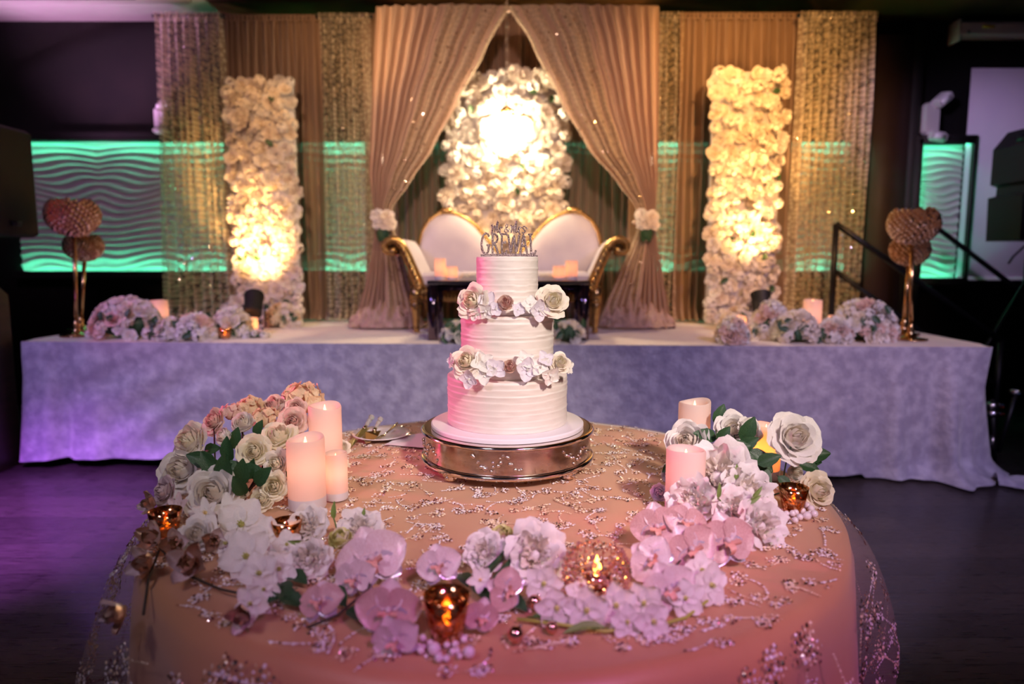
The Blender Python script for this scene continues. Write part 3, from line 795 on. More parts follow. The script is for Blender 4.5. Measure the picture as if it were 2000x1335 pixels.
point('chandelier_light', pc + V((0, .02, -.015)), 85, (1.0, .76, .46), .10)

# uplights at the foot of the flower columns
def uplight(px, py, Y, label, target, energy, color=(1.0, .55, .18), lens=True):
    p = PY(px, py, Y); p.z = ZS
    d = (V(target) - (p + V((0, 0, .2)))).normalized()
    t = thing('stage_uplight', label, 'stage light', p)
    M = xform((0, 0, .185), d)
    MB().lathe([(.045, -.10), (.062, -.09), (.066, .06), (.07, .07), (.07, .09), (.060, .088), (.058, .05)], 24, M, capt=False).build('can', 'black_plastic', t, sharp=30)
    MB().lathe([(.001, .052), (.058, .052)], 24, M, capb=False, capt=False).build('lens', 'flame_soft', t)
    for sx in (-1, 1): MB().tube([(sx * .078, 0, .185), (sx * .078, 0, .02), (sx * .03, 0, .012)], .007, 6).build('bracket', 'black_metal', t)
    MB().lathe([(.06, 0), (.06, .012), (.02, .016)], 20).build('foot', 'black_metal', t)
    spot('uplight_beam', p + V((0, 0, .185)) + d * .10, target, energy, color, 62, .8, .045)
uplight(496, 612, 4.86, 'black can uplight in front of the left flower column', PY(505, 470, 5.36), 210)
uplight(1487, 602, 4.78, 'black can uplight among flowers in front of the right flower column', PY(1470, 380, 5.22), 200)
spot('column_top_light_left', (-1.55, 4.3, 3.15), PY(500, 260, 5.36), 34, (1.0, .50, .16), 40, .8, .05)
spot('column_top_light_right', (1.45, 4.2, 3.15), PY(1470, 230, 5.22), 60, (1.0, .48, .14), 44, .8, .05)
spot('flower_wall_fill', (.05, 4.45, 3.15), PY(1000, 420, 5.48), 150, (1.0, .58, .18), 34, .9, .04)  # added from above, stands in for an uplight behind the loveseat

# ================================================================== loveseat
LX = PY(991, 560, 5.0).x
t = thing('loveseat', 'white twin-arched loveseat with carved gold frame', 'sofa', (LX, 4.98, ZS), (0, 0, TH))
S = 5.05 / FPX   # metres per pixel at the loveseat
def L(px, py, y=0.0): return V(((px - 991) * S, y, PY(991, py, 4.98).z - ZS))
hump = [(991, 512), (998, 508), (1010, 500), (1026, 484), (1042, 462), (1060, 440), (1080, 424), (1100, 415), (1118, 412), (1136, 416), (1152, 428), (1164, 446), (1170, 468), (1172, 500)]
full = [(1982 - x, y) for x, y in hump[::-1]] + hump[1:]
YB = .30
arc = [L(x, y, YB) for x, y in full]
# back cushion surfaces: from the arch down to the seat, slightly padded
nb = len(arc)
def backf(u, v):
    k = u * (nb - 1); i = min(int(k), nb - 2); p = arc[i].lerp(arc[i + 1], k - i)
    zb = L(991, 545).z
    z = p.z + (zb - p.z) * v
    pad = .075 * math.sin(PI * min(1, .06 + v * .9)) ** .6 * (.55 + .45 * abs(math.sin(PI * (u - .5) * 2)) ** .6)
    return (p.x, YB - .01 - pad, z)
MB().grid(backf, 80, 14).build('back_cushion', 'white_leather', t)
MB().grid(lambda u, v: V(backf(u, v)) * 1.0 + V((0, .09 + YB - backf(u, v)[1], 0)), 60, 4).build('back_panel', 'gold_leaf', t)
MB().tube(arc, .030, 10).build('back_frame', 'gold_leaf', t)
s = MB()
for i in range(96):
    k = i / 95 * (nb - 1); j = min(int(k), nb - 2); p = arc[j].lerp(arc[j + 1], k - j); tn = (arc[j + 1] - arc[j]).normalized()
    s.ball((0, 0, 0), .016, 8, 6, sx=1.0, sz=1.7, M=Matrix.Translation(p + V((0, -.024, 0))) @ Matrix.Rotation(-math.atan2(tn.z, tn.x), 4, 'Y'))
o = s.build('carved_beading', 'gold_leaf', t); o['kind'] = 'stuff'
for sx in (-1, 1):
    c = arc[0 + 5] if sx < 0 else arc[nb - 6]
    m_ = MB().ball((c.x, YB - .02, c.z + .02), .03, 10, 8, sx=1.8)
    for k in (-1, 1): m_.ball((c.x + k * .05, YB - .02, c.z + .005), .02, 8, 6, sx=1.5)
    m_.build('crest', 'gold_leaf', t)
# seat
zs1, zs0, zr0 = L(991, 533).z, L(991, 556).z, L(991, 584).z
hw = 155 * S
MB().box((0, .0, (zs1 + zs0) / 2), (hw * 2, .60, zs1 - zs0 + .02), bevel=.025).build('seat_cushion', 'white_leather', t, sharp=40)
MB().box((0, .0, (zs0 + zr0) / 2 - .005), (hw * 2 + .02, .62, zs0 - zr0), bevel=.012).build('seat_rail', 'gold_leaf', t)
s = MB()
for i in range(46):
    x = -hw + .02 + (2 * hw - .04) * i / 45
    s.ball((x, -.318, (zs0 + zr0) / 2), .013, 8, 6, sz=3.2, sx=.9, M=None)
o = s.build('rail_carving', 'gold_leaf', t); o['kind'] = 'stuff'
# arms: S-curved roll
armp = [(1146, 560), (1150, 545), (1158, 525), (1168, 500), (1176, 484), (1188, 472), (1198, 472), (1206, 478), (1207, 488), (1200, 494), (1192, 492)]
for sx in (-1, 1):
    pts = [V((sx * (x - 991) * S, 0, L(x, y).z)) for x, y in armp]
    # smooth the profile
    pr = []
    for i in range(len(pts) - 1):
        for k in range(4):
            q0, q1, q2, q3 = pts[max(i - 1, 0)], pts[i], pts[i + 1], pts[min(i + 2, len(pts) - 1)]; f = k / 4
            pr.append(.5 * ((2 * q1) + (q2 - q0) * f + (2 * q0 - 5 * q1 + 4 * q2 - q3) * f * f + (3 * q1 - q0 - 3 * q2 + q3) * f ** 3))
    pr.append(pts[-1]); n = len(pr)
    def armf(u, v):
        p = pr[round(u * (n - 1))]; return (p.x - sx * .03 * (1 - u), -.30 + .62 * v, p.z + .012)
    MB().grid(armf, n - 1, 6).build('arm_cushion', 'white_leather', t)
    def outf(u, v):
        p = pr[round(u * (n - 1))]; return (p.x + sx * .03 * (1 - u), -.29 + .60 * v, p.z - .012)
    MB().grid(outf, n - 1, 3).build('arm_shell', 'gold_leaf', t)
    MB().tube([p + V((0, -.305, 0)) for p in pr], [.040 - .018 * i / n for i in range(n)], 10).build('arm_frame', 'gold_leaf', t)
    s = MB()
    for i in range(0, n, 2): s.ball((pr[i].x, -.338, pr[i].z), .016 - .006 * i / n, 8, 6)
    s.ball((pts[-1].x, -.32, pts[-1].z), .032, 10, 8, sy=1.3)
    o = s.build('arm_beading', 'gold_leaf', t); o['kind'] = 'stuff'
    for yy in (-.28, .26):
        xl = sx * 163 * S
        MB().box((xl, yy, (zs0 + zr0) / 2 - .005), (.075, .075, zs0 - zr0 + .02), bevel=.012).build('leg_block', 'gold_leaf', t)
        MB().lathe([(.018, 0), (.024, .012), (.018, .03), (.022, .05), (.034, .16), (.04, .20), (.030, .215), (.042, .235), (.042, zr0 - .004)], 16, Matrix.Translation((xl, yy, 0))).build('leg', 'gold_leaf', t)

# ================================================================== mirrored coffee table on the stage
cl, cr = PZ(836, 664, ZS), PZ(1150, 664, ZS)
zt = PY(836, 548, cl.y).z - ZS
t = thing('coffee_table', 'black mirrored coffee table in front of the loveseat', 'table', ((cl.x + cr.x) / 2, cl.y, ZS), (0, 0, 0))
hw = (cr.x - cl.x) / 2
MB().box((0, .2, zt - .012), (hw * 2, .42, .024), bevel=.003).build('table_top', 'mirror_top', t)
for sx in (-1, 1):
    for yy in (.028, .37): MB().box((sx * (hw - .03), yy, (zt - .026) / 2), (.06, .05, zt - .026), bevel=.003).build('leg', 'black_mirror', t)
for yy in (.03, .37): MB().box((0, yy, zt - .045), (hw * 2 - .12, .02, .04)).build('apron', 'black_mirror', t)
CT = V(((cl.x + cr.x) / 2, cl.y, ZS + zt))

# ================================================================== candles
def candle_meshes(r, h, seed, wav=.012, n=40):
    random.seed(seed); p1, p2 = rnd() * 6, rnd() * 6
    def fr(R, z, a, k):
        if k >= 2: z = z + wav * (math.sin(a + p1) * .6 + .4 * math.sin(2 * a + p2)) - wav
        return R, z
    hb = .16 * h if h > .06 else .1 * h
    sh = MB().lathe([(r, hb), (r, hb + (h - hb) * .4), (r, h - .004), (r * .96, h), (r * .84, h - .001), (r * .74, h - .010), (r * .4, h - .022 - wav), (.001, h - .024 - wav)], n, capb=False, capt=False, fr=fr)
    ba = MB().lathe([(r * .96, 0), (r, .004), (r, hb), (.001, hb)], n, capb=True, capt=False)
    return sh, ba
def candle(px, py, wpx, hpx, z0, label, watts, name='pillar_candle', color=(1.0, .50, .32), seed=0, wav=.006, group=None, base=True, Yat=None):
    p = PZ(px, py, z0) if Yat is None else V((PY(px, py, Yat).x, Yat, z0))
    r = px2m(wpx, p) / 2; p = p + V((0, r, 0))
    h = hpx * depth(p) / FPX
    t = thing(name, label, 'candle', p, group=group)
    sh, ba = candle_meshes(r, h, seed, wav)
    sh.build('wax_shell', 'wax', t, sharp=60); ba.build('base_band', 'wax_base', t, sharp=40)
    MB().lathe([(r * .10, h - .032 - wav), (r * .13, h - .018 - wav), (r * .02, h - .004)], 8).build('wick_bulb', 'flame_soft', t)
    point('candle_glow', p + V((0, 0, h * .58)), watts * .055, color, r * .3)
    return t

# ================================================================== the round table
TZ = .755
TX, TY, TR = -.033, 1.583, .757
t = thing('round_table', 'round banquet table hidden under the satin cloth', 'table', (TX, TY, 0))
MB().lathe([(TR - .02, TZ - .035), (TR - .008, TZ - .03), (TR - .008, TZ - .008), (TR - .02, TZ - .004)], 64).build('table_top', 'booth_wood', t)
for i in range(4):
    a = PI / 4 + i * PI / 2; MB().tube([(.42 * math.cos(a), .42 * math.sin(a), 0), (.42 * math.cos(a), .42 * math.sin(a), TZ - .035)], .016, 8).build('leg', 'black_metal', t)
def cloth_fn(R, z0, drop, amp, folds, seed, roll=.012, pooch=None, nr=20):
    fo = [ru(.7, 1.3) for _ in range(folds)]
    def fn(u, v):
        a = 2 * PI * u
        if v <= .5: r = R * (v / .5); return (r * math.cos(a), r * math.sin(a), z0 + .0012 * noise.noise((r * math.cos(a) * 7, r * math.sin(a) * 7, seed)))
        s = (v - .5) / .5
        k = (math.sin(a * folds / 1.0 + 1.4 * noise.noise((math.cos(a) * 2, math.sin(a) * 2, seed))) * .5 + .5) ** 1.3
        g = min(1, s * 3.2) 
        r = R + roll * min(1, s * 14) + amp * k * (.18 * g + .82 * s ** .8)
        if pooch: r += pooch(a, s)
        z = z0 - (drop) * s - (.004 if s > 0 else 0) * min(1, s * 30)
        return (r * math.cos(a), r * math.sin(a), z)
    return fn
random.seed(3)
t = thing('satin_tablecloth', 'peach gold satin cloth on the round cake table', 'tablecloth', (TX, TY, 0))
satin = cloth_fn(TR, TZ, TZ - .01, .055, 17, 2.0)
MB().grid(satin, 204, 56).build('cloth', 'peach_satin', t)
def pooch(a, s):
    """the net stands off the rim in puffs at either side"""
    d = lambda c: math.atan2(math.sin(a - c), math.cos(a - c))
    g = math.sin(PI * min(1, s * 1.5 + .02)) if s < .62 else 0
    p = .085 * math.exp(-(d(-.10) / .26) ** 2) + .045 * math.exp(-(d(.32) / .16) ** 2) + .06 * math.exp(-(d(PI + .42) / .3) ** 2) + .05 * math.exp(-(d(PI - .1) / .2) ** 2)
    return p * max(0, g)
t = thing('tulle_overlay', 'sheer tulle overlay with beaded embroidery on the cake table', 'tablecloth', (TX, TY, 0))
tul = cloth_fn(TR + .006, TZ + .0025, TZ - .02, .075, 14, 8.0, roll=.022, pooch=pooch)
MB().grid(tul, 216, 60).build('net', 'tulle', t)
# beaded embroidery: sprigs of sequins scattered over the net
def sequin_mesh():
    B = MB(); B.mi = []
    def put(u, v, size, mi):
        p = V(tul(u, v)); e = 1e-3
        du = V(tul((u + e) % 1, v)) - p; dv = V(tul(u, min(1, v + e))) - p
        n = du.cross(dv)
        if n.length < 1e-12: return
        n.normalize()
        if v <= .5 and n.z < 0: n = -n
        if v > .5 and n.dot(V((p.x, p.y, 0))) < 0: n = -n
        n = (n + V((ru(-.45, .45), ru(-.45, .45), ru(-.45, .45)))).normalized()
        M = Matrix.Translation(p + n * .0016) @ basis(n, rnd() * 6)
        k = 5
        B.add([(0, 0, size * .35)] + [(size * math.cos(2 * PI * i / k), size * math.sin(2 * PI * i / k), 0) for i in range(k)], [(0, 1 + i, 1 + (i + 1) % k) for i in range(k)], M)
        B.mi += [mi] * k
    def uv_of(x, y):      # on the top only
        r = math.hypot(x, y); return (math.atan2(y, x) / (2 * PI)) % 1, .5 * r / (TR + .006)
    # top: sprigs on a jittered lattice
    g = .066; n = int(1.6 / g)
    for i in range(n):
        for j in range(n):
            x = -.8 + g * (i + .5 * (j % 2)) + ru(-.02, .02); y = -.8 + g * j + ru(-.02, .02)
            if math.hypot(x, y) > TR - .02: continue
            d = rnd() * 2 * PI; c = ru(-14, 14); L_ = ru(.05, .085); q = random.choice((0, 1, 1))
            m = int(L_ / .0042)
            for k in range(m):     # curved stem
                s = k / m * L_; a = d + c * s; px, py = x + s * math.cos(a), y + s * math.sin(a)
                if math.hypot(px, py) < TR - .003: put(*uv_of(px, py), ru(.0018, .0030), q if rnd() < .6 else random.choice((0, 1, 1, 2)))
            for f in range(random.choice((2, 3, 3))):   # flower heads
                ox, oy = x + ru(-.028, .028), y + ru(-.022, .022); R_ = ru(.008, .0125)
                for k in range(17):
                    a = k * 2.4; rr = R_ * math.sqrt(k / 17) * 1.3
                    px, py = ox + rr * math.cos(a), oy + rr * math.sin(a)
                    if math.hypot(px, py) < TR - .003: put(*uv_of(px, py), ru(.0018, .0034), random.choice((q, q, 1, 0, 3, 2)))
    # skirt of the net, front half
    for _ in range(230):
        u0 = ru(.42, 1.08) % 1; v0 = ru(.51, .80); d = rnd() * 6; q = random.choice((0, 1, 2))
        for k in range(26):
            a = k * 2.4 + d; rr = .026 * math.sqrt(k / 26); u, v = (u0 + rr * math.cos(a) / (2 * PI * TR)) % 1, v0 + rr * math.sin(a) / (TZ * 2)
            if .505 < v < .95: put(u, v, ru(.0022, .0042), random.choice((q, 0, 1, 3)))
        for k in range(16):
            s = k * .006; u, v = (u0 + s * math.cos(d) / (2 * PI * TR)) % 1, v0 + s * math.sin(d) / (TZ * 2)
            if .505 < v < .95: put(u, v, ru(.002, .0034), q)
    return B
o = sequin_mesh().build('beaded_embroidery', ['sequin_gold', 'sequin_silver', 'sequin_copper', 'crystal_spark'], t, smooth=False); o['kind'] = 'stuff'
TT = TZ + .0045          # what stands on the table stands here

# ================================================================== cake stand and cake
CX, CY = -.0125, 1.80
random.seed(17)
t = thing('cake_stand', 'round antique silver cake stand on feet under the cake', 'cake stand', (CX, CY, TT))
RS = .226
MB().lathe([(RS - .004, .022), (RS + .004, .020), (RS + .007, .025), (RS + .004, .031), (RS - .002, .033)], 96).build('lower_rim', 'silver_rim', t)
MB().lathe([(RS - .003, .030), (RS - .003, .094)], 96, capb=False, capt=False).build('drum', 'antique_silver', t)
MB().lathe([(RS - .004, .092), (RS + .003, .093), (RS + .005, .098), (RS + .001, .103), (RS - .006, .103), (.001, .101)], 96, capb=False).build('top_plate', 'silver_rim', t)
for a0 in (-PI / 2 - .12, -PI / 2 + .95, -PI / 2 - 1.15, PI / 2, PI / 2 + 1.1, PI / 2 - 1.1):     # relief sprays of blossoms
    s = MB()
    for k in range(22):
        f = k / 21 - .5; a = a0 + f * .52 + ru(-.02, .02); z = .060 + .014 * math.sin(f * 9) + ru(-.008, .008)
        s.ball(((RS - .003) * math.cos(a), (RS - .003) * math.sin(a), z), ru(.0035, .0065), 8, 6)
    s.build('relief_spray', 'silver_rim', t)
for i in range(4):
    a = -PI / 2 - .74 + i * PI / 2; x, y = (RS - .02) * math.cos(a), (RS - .02) * math.sin(a)
    s = MB().lathe([(.012, 0), (.018, .003), (.016, .009), (.024, .018), (.030, .024)], 14, Matrix.Translation((x, y, 0)))
    for k in range(9): s.ball((x + .017 * math.cos(k * .7), y + .017 * math.sin(k * .7), .010 + .006 * (k % 2)), .006, 7, 5)
    s.build('foot', 'silver_rim', t)
ZB = TT + .103
t = tag(MB().lathe([(.196, 0), (.203, .001), (.204, .004), (.204, .010), (.201, .013), (.001, .013)], 96).build('cake_board', 'cake_board', loc=(CX, CY, ZB), sharp=40), 'round white cake board between cake and silver stand', 'cake board')
ZK = ZB + .013
cake = thing('wedding_cake', 'three-tier white buttercream wedding cake with combed sides', 'cake', (CX, CY, ZK))
def tier(R, z0, z1, seed, nz=64, n=120):
    h = z1 - z0; ks = [random.uniform(0, 1) for _ in range(40)]
    prof = [(R * .4, z0), (R - .002, z0)]; prof += [(R, z0 + .001 + (h - .006) * k / nz) for k in range(nz + 1)]
    prof += [(R - .001, z1 - .002), (R - .004, z1), (R * .6, z1 + .0005), (.001, z1)]
    def fr(r, z, a, k):
        if 2 <= k <= nz + 2:
            zz = z + .003 * noise.noise((math.cos(a) * 1.3, math.sin(a) * 1.3, z * 25 + seed))
            p = (zz - z0) / .0155 + .5 * noise.noise((0, 0, zz * 60 + seed))
            fr_ = p - math.floor(p)
            r = r + .0018 * (fr_ ** 2.2) * (.4 + .9 * ks[int(p) % 40]) + .0008 * noise.noise((math.cos(a) * 4, math.sin(a) * 4, z * 90 + seed)) - .001
        return r, z
    return MB().lathe(prof, n, capb=True, capt=False, fr=fr)
Z1, Z2, Z3 = 1.004 - ZK, 1.162 - ZK, 1.312 - ZK
tier(.160, 0, Z1, 1).build('bottom_tier', 'buttercream', cake)
tier(.123, Z1 + .0006, Z2, 5).build('middle_tier', 'buttercream', cake)
tier(.0815, Z2 + .0006, Z3, 9).build('top_tier', 'buttercream', cake)

# topper: glitter lettering cut out of one sheet, standing in the cake
tp = thing('cake_topper', 'glitter cake topper with script and tall capital letters', 'cake topper', (CX, CY, ZK + Z3))
def zp(x, y):
    p = PY(820 + x * .18, 400 + y * .18, CY); return V((p.x - CX, 0, p.z - ZK - Z3))
def strokes(name, lines, r):
    for ln in lines:
        pts = [zp(*q) for q in ln]; B = MB(); dense = []
        for a, b in zip(pts, pts[1:]):
            m_ = max(1, int((b - a).length / .004))
            for k in range(m_): dense.append(a.lerp(b, k / m_))
        dense.append(pts[-1])
        B.tube(dense, [r * ru(.85, 1.15) for _ in dense], 6); B.build(name, 'glitter', tp, smooth=False)
strokes('letter_g', [[(752, 345), (738, 315), (716, 306), (692, 325), (676, 370), (669, 425), (675, 480), (690, 515), (715, 530), (738, 515), (747, 480), (747, 436)], [(722, 436), (770, 436)]], .0029)
strokes('letter_r', [[(790, 310), (790, 535)], [(772, 312), (815, 314), (838, 335), (845, 368), (832, 402), (794, 415)], [(808, 415), (830, 470), (852, 530)]], .0029)
strokes('letter_e', [[(890, 312), (890, 532)], [(868, 314), (945, 318), (948, 338)], [(890, 414), (926, 404)], [(926, 390), (926, 420)], [(890, 528), (938, 520), (942, 488)]], .0029)
strokes('letter_w', [[(958, 322), (972, 420), (986, 525), (1004, 420), (1022, 330), (1034, 430), (1046, 525), (1064, 420), (1080, 322)]], .0029)
strokes('letter_a', [[(1088, 530), (1108, 420), (1125, 318), (1144, 420), (1164, 530)], [(1102, 445), (1148, 445)]], .0029)
strokes('letter_l', [[(1198, 320), (1204, 420), (1208, 532)], [(1174, 320), (1222, 320)], [(1208, 528), (1248, 526), (1260, 490)]], .0029)
strokes('script_mr', [[(772, 228), (788, 216), (786, 260), (780, 306), (796, 250), (812, 222), (814, 262), (812, 300), (826, 240), (838, 190), (846, 172), (850, 190), (842, 240), (836, 290), (846, 302)], [(852, 300), (862, 262), (872, 236), (884, 250), (898, 242)], [(868, 262), (866, 300), (884, 318)]], .0021)
strokes('ampersand', [[(968, 296), (940, 262), (930, 226), (940, 206), (954, 214), (950, 240), (926, 264), (918, 286), (934, 302), (956, 288), (972, 258)]], .0018)
strokes('script_mrs', [[(980, 230), (994, 218), (996, 260), (990, 304), (1004, 250), (1018, 222), (1020, 262), (1018, 300), (1030, 240), (1040, 190), (1047, 172), (1052, 190), (1046, 240), (1040, 290), (1052, 304)], [(1062, 300), (1070, 262), (1078, 236), (1090, 250), (1102, 240)], [(1074, 262), (1076, 300), (1090, 322)], [(1146, 232), (1124, 232), (1116, 248), (1132, 266), (1144, 284), (1132, 304), (1108, 300)], [(1146, 240), (1168, 262)]], .0021)
strokes('base_bar', [[(660, 545), (820, 547), (980, 546), (1120, 548), (1280, 552)], [(664, 556), (1276, 560)], [(700, 535), (740, 540), (860, 538), (1000, 536), (1200, 540), (1260, 528)]], .0026)

# roses and loose petals on the cake ledges: each sits on the rim of a tier
def depth_flower(kit, name, px, py, w, Y, face, label, cat, m=None, spin=None, core=None, group=None, k=.45):
    p = PY(px, py, Y); r = px2m(w, p) / 2; z = V(face).normalized()
    o = flower(kit, name, None, xform(p - z * r * k, z, rnd() * 6 if spin is None else spin, r), m, core)
    return tag(o, label, cat, group)
YF = CY - .135
depth_flower(ROSE[0], 'rose', 923, 588, 68, CY - .095, (-.55, -1, .45), 'large cream rose at left of the upper cake ledge', 'rose', 'petal_cream')
depth_flower(BUD, 'rose', 987, 592, 46, CY - .118, (.1, -1, .55), 'half-open blush rose in the middle of the upper cake ledge', 'rose', 'petal_blush')
depth_flower(ROSE[2], 'rose', 1079, 588, 66, CY - .095, (.35, -1, .55), 'large cream rose at right of the upper cake ledge', 'rose', 'petal_cream')
depth_flower(ROSE[0], 'rose', 911, 706, 66, CY - .135, (-.35, -1, .55), 'large cream rose at left of the lower cake ledge', 'rose', 'petal_cream')
depth_flower(BUD, 'rose', 995, 716, 40, CY - .155, (.0, -1, .6), 'small blush rose in the middle of the lower cake ledge', 'rose', 'petal_blush')
depth_flower(ROSE[1], 'rose', 1094, 708, 46, CY - .135, (.3, -1, .6), 'medium cream rose at right of the lower cake ledge', 'rose', 'petal_cream')
HYD = [kit_blossom(44, 'petal_lavender', 4, .46, 'petal_white', .3), kit_blossom(45, 'petal_white', 4, .48, 'petal_white', .2)]
for i, (x, y, w, Y, f, lb) in enumerate([
        (952, 592, 50, CY - .112, (-.2, -1, .5), 'broad pale hydrangea floret touching the upper left cake rose'), (948, 608, 38, CY - .125, (-.4, -1, -.1), 'hydrangea floret hanging below the upper left cake rose'),
        (1012, 604, 34, CY - .12, (.2, -1, .4), 'hydrangea floret just right of the half-open blush rose'), (1036, 594, 42, CY - .118, (.1, -1, .5), 'upright hydrangea floret between blush rose and upper right cake rose'),
        (1054, 606, 48, CY - .122, (.3, -1, -.1), 'hydrangea floret drooping below the upper right cake rose'), (930, 612, 34, CY - .12, (-.7, -1, 0), 'leftmost hydrangea floret on the upper cake ledge'), (968, 603, 36, CY - .124, (0, -1, .2), 'hydrangea floret just left of the half-open blush rose'),
        (942, 706, 50, CY - .152, (-.1, -1, .5), 'white hydrangea floret touching the lower left cake rose'), (916, 740, 44, CY - .162, (-.4, -1, -.2), 'lowest hydrangea floret, drooping under the lower left cake rose'), (944, 728, 52, CY - .160, (-.2, -1, .2), 'large white hydrangea floret right of the lowest drooping one'),
        (968, 720, 48, CY - .160, (0, -1, .3), 'white hydrangea floret just left of the small blush rose'), (1026, 702, 42, CY - .152, (.1, -1, .5), 'upright hydrangea floret above right of the small blush rose'), (1030, 722, 52, CY - .160, (.1, -1, .2), 'large hydrangea floret just right of the small blush rose'),
        (1056, 716, 46, CY - .156, (.2, -1, .3), 'hydrangea floret left of the lower right cake rose'), (1066, 700, 38, CY - .148, (.1, -1, .6), 'small hydrangea floret above left of the lower right cake rose'), (1076, 734, 44, CY - .156, (.4, -1, -.3), 'hydrangea floret drooping below the lower right cake rose'),
        (882, 704, 32, CY - .12, (-1, -.5, .2), 'pink-lit floret at the left edge of the lower cake ledge'), (1112, 718, 32, CY - .12, (1, -.6, .1), 'floret at the right edge of the lower cake ledge')]):
    depth_flower(HYD[i % 2], 'hydrangea_floret', x, y, w, Y, f, lb, 'flower', group='hydrangea florets on the cake', k=.1)

# ================================================================== candles on the table
candle(590, 1002, 74, 143, TT, 'thick candle in front of the left candle group', 1.5, seed=1)
candle(630, 941, 64, 147, TT, 'tallest candle at the back of the left candle group', 1.0, seed=2)
candle(652, 980, 45, 93, TT, 'small thin candle at the right of the left candle group', .65, seed=3, wav=.002)
candle(1361, 926, 62, 140, TT, 'candle rising behind the white roses at right', .6, seed=4)
candle(1346, 1012, 77, 128, TT, 'open-topped candle in front of the right candle group', .45, seed=5, wav=.003)
candle(1503, 940, 58, 108, TT, 'bright orange-glowing candle behind the open white rose', 9, seed=6, color=(1.0, .24, .03))

# mercury glass votives
def votive(px, py, wpx, hpx, label, z0=TT, watts=.25, Yat=None):
    p = PZ(px, py, z0) if Yat is None else V((PY(px, py, Yat).x, Yat, z0))
    r = px2m(wpx, p) / 2; h = hpx * depth(p) / FPX
    t = thing('votive_holder', label, 'candle holder', p)
    MB().lathe([(r * .02, .004), (r * .62, .004), (r * .72, h * .12), (r * .86, h * .55), (r, h), (r * .965, h), (r * .83, h * .55), (r * .69, h * .14), (r * .02, .008)], 40, capb=False, capt=False).build('glass_cup', 'mercury_glass', t)
    MB().lathe([(r * .6, 0), (r * .64, .004), (r * .5, .006)], 32).build('foot_ring', 'rose_gold', t)
    MB().lathe([(r * .55, .009), (r * .55, h * .32), (r * .1, h * .32)], 20).build('tealight', 'wax_base', t)
    MB().lathe([(r * .04, h * .32), (r * .16, h * .44), (r * .13, h * .56), (r * .01, h * .74)], 10).build('flame', 'flame', t)
    point('votive_glow', p + V((0, 0, h * .55)), watts, (1.0, .38, .06), r * .1)
    return t
votive(873, 1247, 92, 92, 'copper mercury glass votive at the front edge, ringed with pearls')
votive(1548, 998, 56, 50, 'copper mercury glass votive at the right table edge beside pearls', watts=.18)
votive(325, 1046, 62, 52, 'amber votive among the flowers at the left table edge', watts=.5)
votive(562, 1068, 58, 54, 'amber votive between white orchids and white peony', watts=.5)

# pearls
def pearls(px, py, label, spots):
    c = PZ(px, py, TT); t = thing('pearl_cluster', label, 'pearls', c)
    for x, y, w in spots:
        p = PZ(x, y + w * .4, TT); r = px2m(w, p) / 2
        MB().ball((0, 0, 0), r, 14, 10).build('pearl', 'pearl', t, p - c + V((0, 0, r)))
pearls(865, 1270, 'white pearl beads around the front votive', [(848, 1268, 26), (857, 1285, 18), (873, 1259, 14), (889, 1258, 14), (884, 1272, 13), (898, 1281, 12), (872, 1286, 14), (916, 1274, 24), (906, 1248, 16), (826, 1246, 14), (822, 1270, 15), (806, 1262, 13), (818, 1262, 12), (893, 1271, 12), (840, 1256, 14)])
pearls(1560, 1003, 'white pearl beads around the right votive', [(1576, 988, 14), (1584, 994, 14), (1567, 998, 13), (1548, 1003, 13), (1554, 1001, 12), (1562, 1010, 13), (1576, 1008, 17), (1590, 1004, 15), (1536, 1003, 11), (1538, 1011, 9), (1553, 1016, 12), (1528, 1010, 12), (1524, 1002, 10), (1582, 1003, 12)])
pearls(300, 1050, 'white pearl beads at the left table edge', [(285, 1040, 14), (272, 1052, 11), (284, 1056, 12), (297, 1052, 11), (290, 1062, 12), (278, 1064, 11)])
for x, y, w, lb in ((1007, 1242, 34, 'largest rose-gold bauble, on the cloth right of the front votive'), (1044, 1178, 28, 'rose-gold bauble half hidden behind the front orchid blossoms'), (1078, 1228, 24, 'smallest rose-gold bauble under the white orchid spray')):
    p = PZ(x, y + w * .35, TT); r = px2m(w, p) / 2
    b = thing('bauble', lb, 'bauble', p)
    MB().ball((0, 0, r), r, 18, 12).build('ball', 'rose_gold', b); MB().lathe([(r * .22, 0), (r * .22, r * .25), (r * .1, r * .3)], 10, xform((r * .5, r * .3, r * 1.75), (.5, .3, .8))).build('cap', 'silver_rim', b)

# crystal bead candle holder
p = PZ(1165, 1166, TT); R = px2m(128, p) / 2
t = thing('crystal_candle_holder', 'round rose crystal bead candle holder at the front right of the table', 'candle holder', p)
s = MB(); big = MB(); spk = MB()
N = 240
for i in range(N):
    z = 1 - 2 * (i + .5) / N
    if z > .78: continue
    a = i * 2.39996; r = math.sqrt(1 - z * z); q = V((R * r * math.cos(a), R * r * math.sin(a), R * .88 + R * .86 * z))
    (big if i % 7 == 0 else spk if i % 3 == 0 else s).ico(q, R * (.115 if i % 7 == 0 else .062), sz=1.0)
o = s.build('crystal_beads', 'crystal_rose', t, smooth=False); o['kind'] = 'stuff'
o = spk.build('sparkling_beads', 'crystal_spark', t, smooth=False); o['kind'] = 'stuff'
o = big.build('large_crystals', 'crystal_rose', t, smooth=False); o['kind'] = 'stuff'
w_ = MB()
for k in range(10):
    a = k * PI / 10
    w_.tube([(R * .95 * math.cos(f) * math.cos(a), R * .95 * math.cos(f) * math.sin(a), R * .88 + R * .82 * math.sin(f)) for f in [-PI / 2 + PI * j / 16 * 1.0 for j in range(14)]], .0008, 4)
w_.build('wire_frame', 'rose_gold', t)
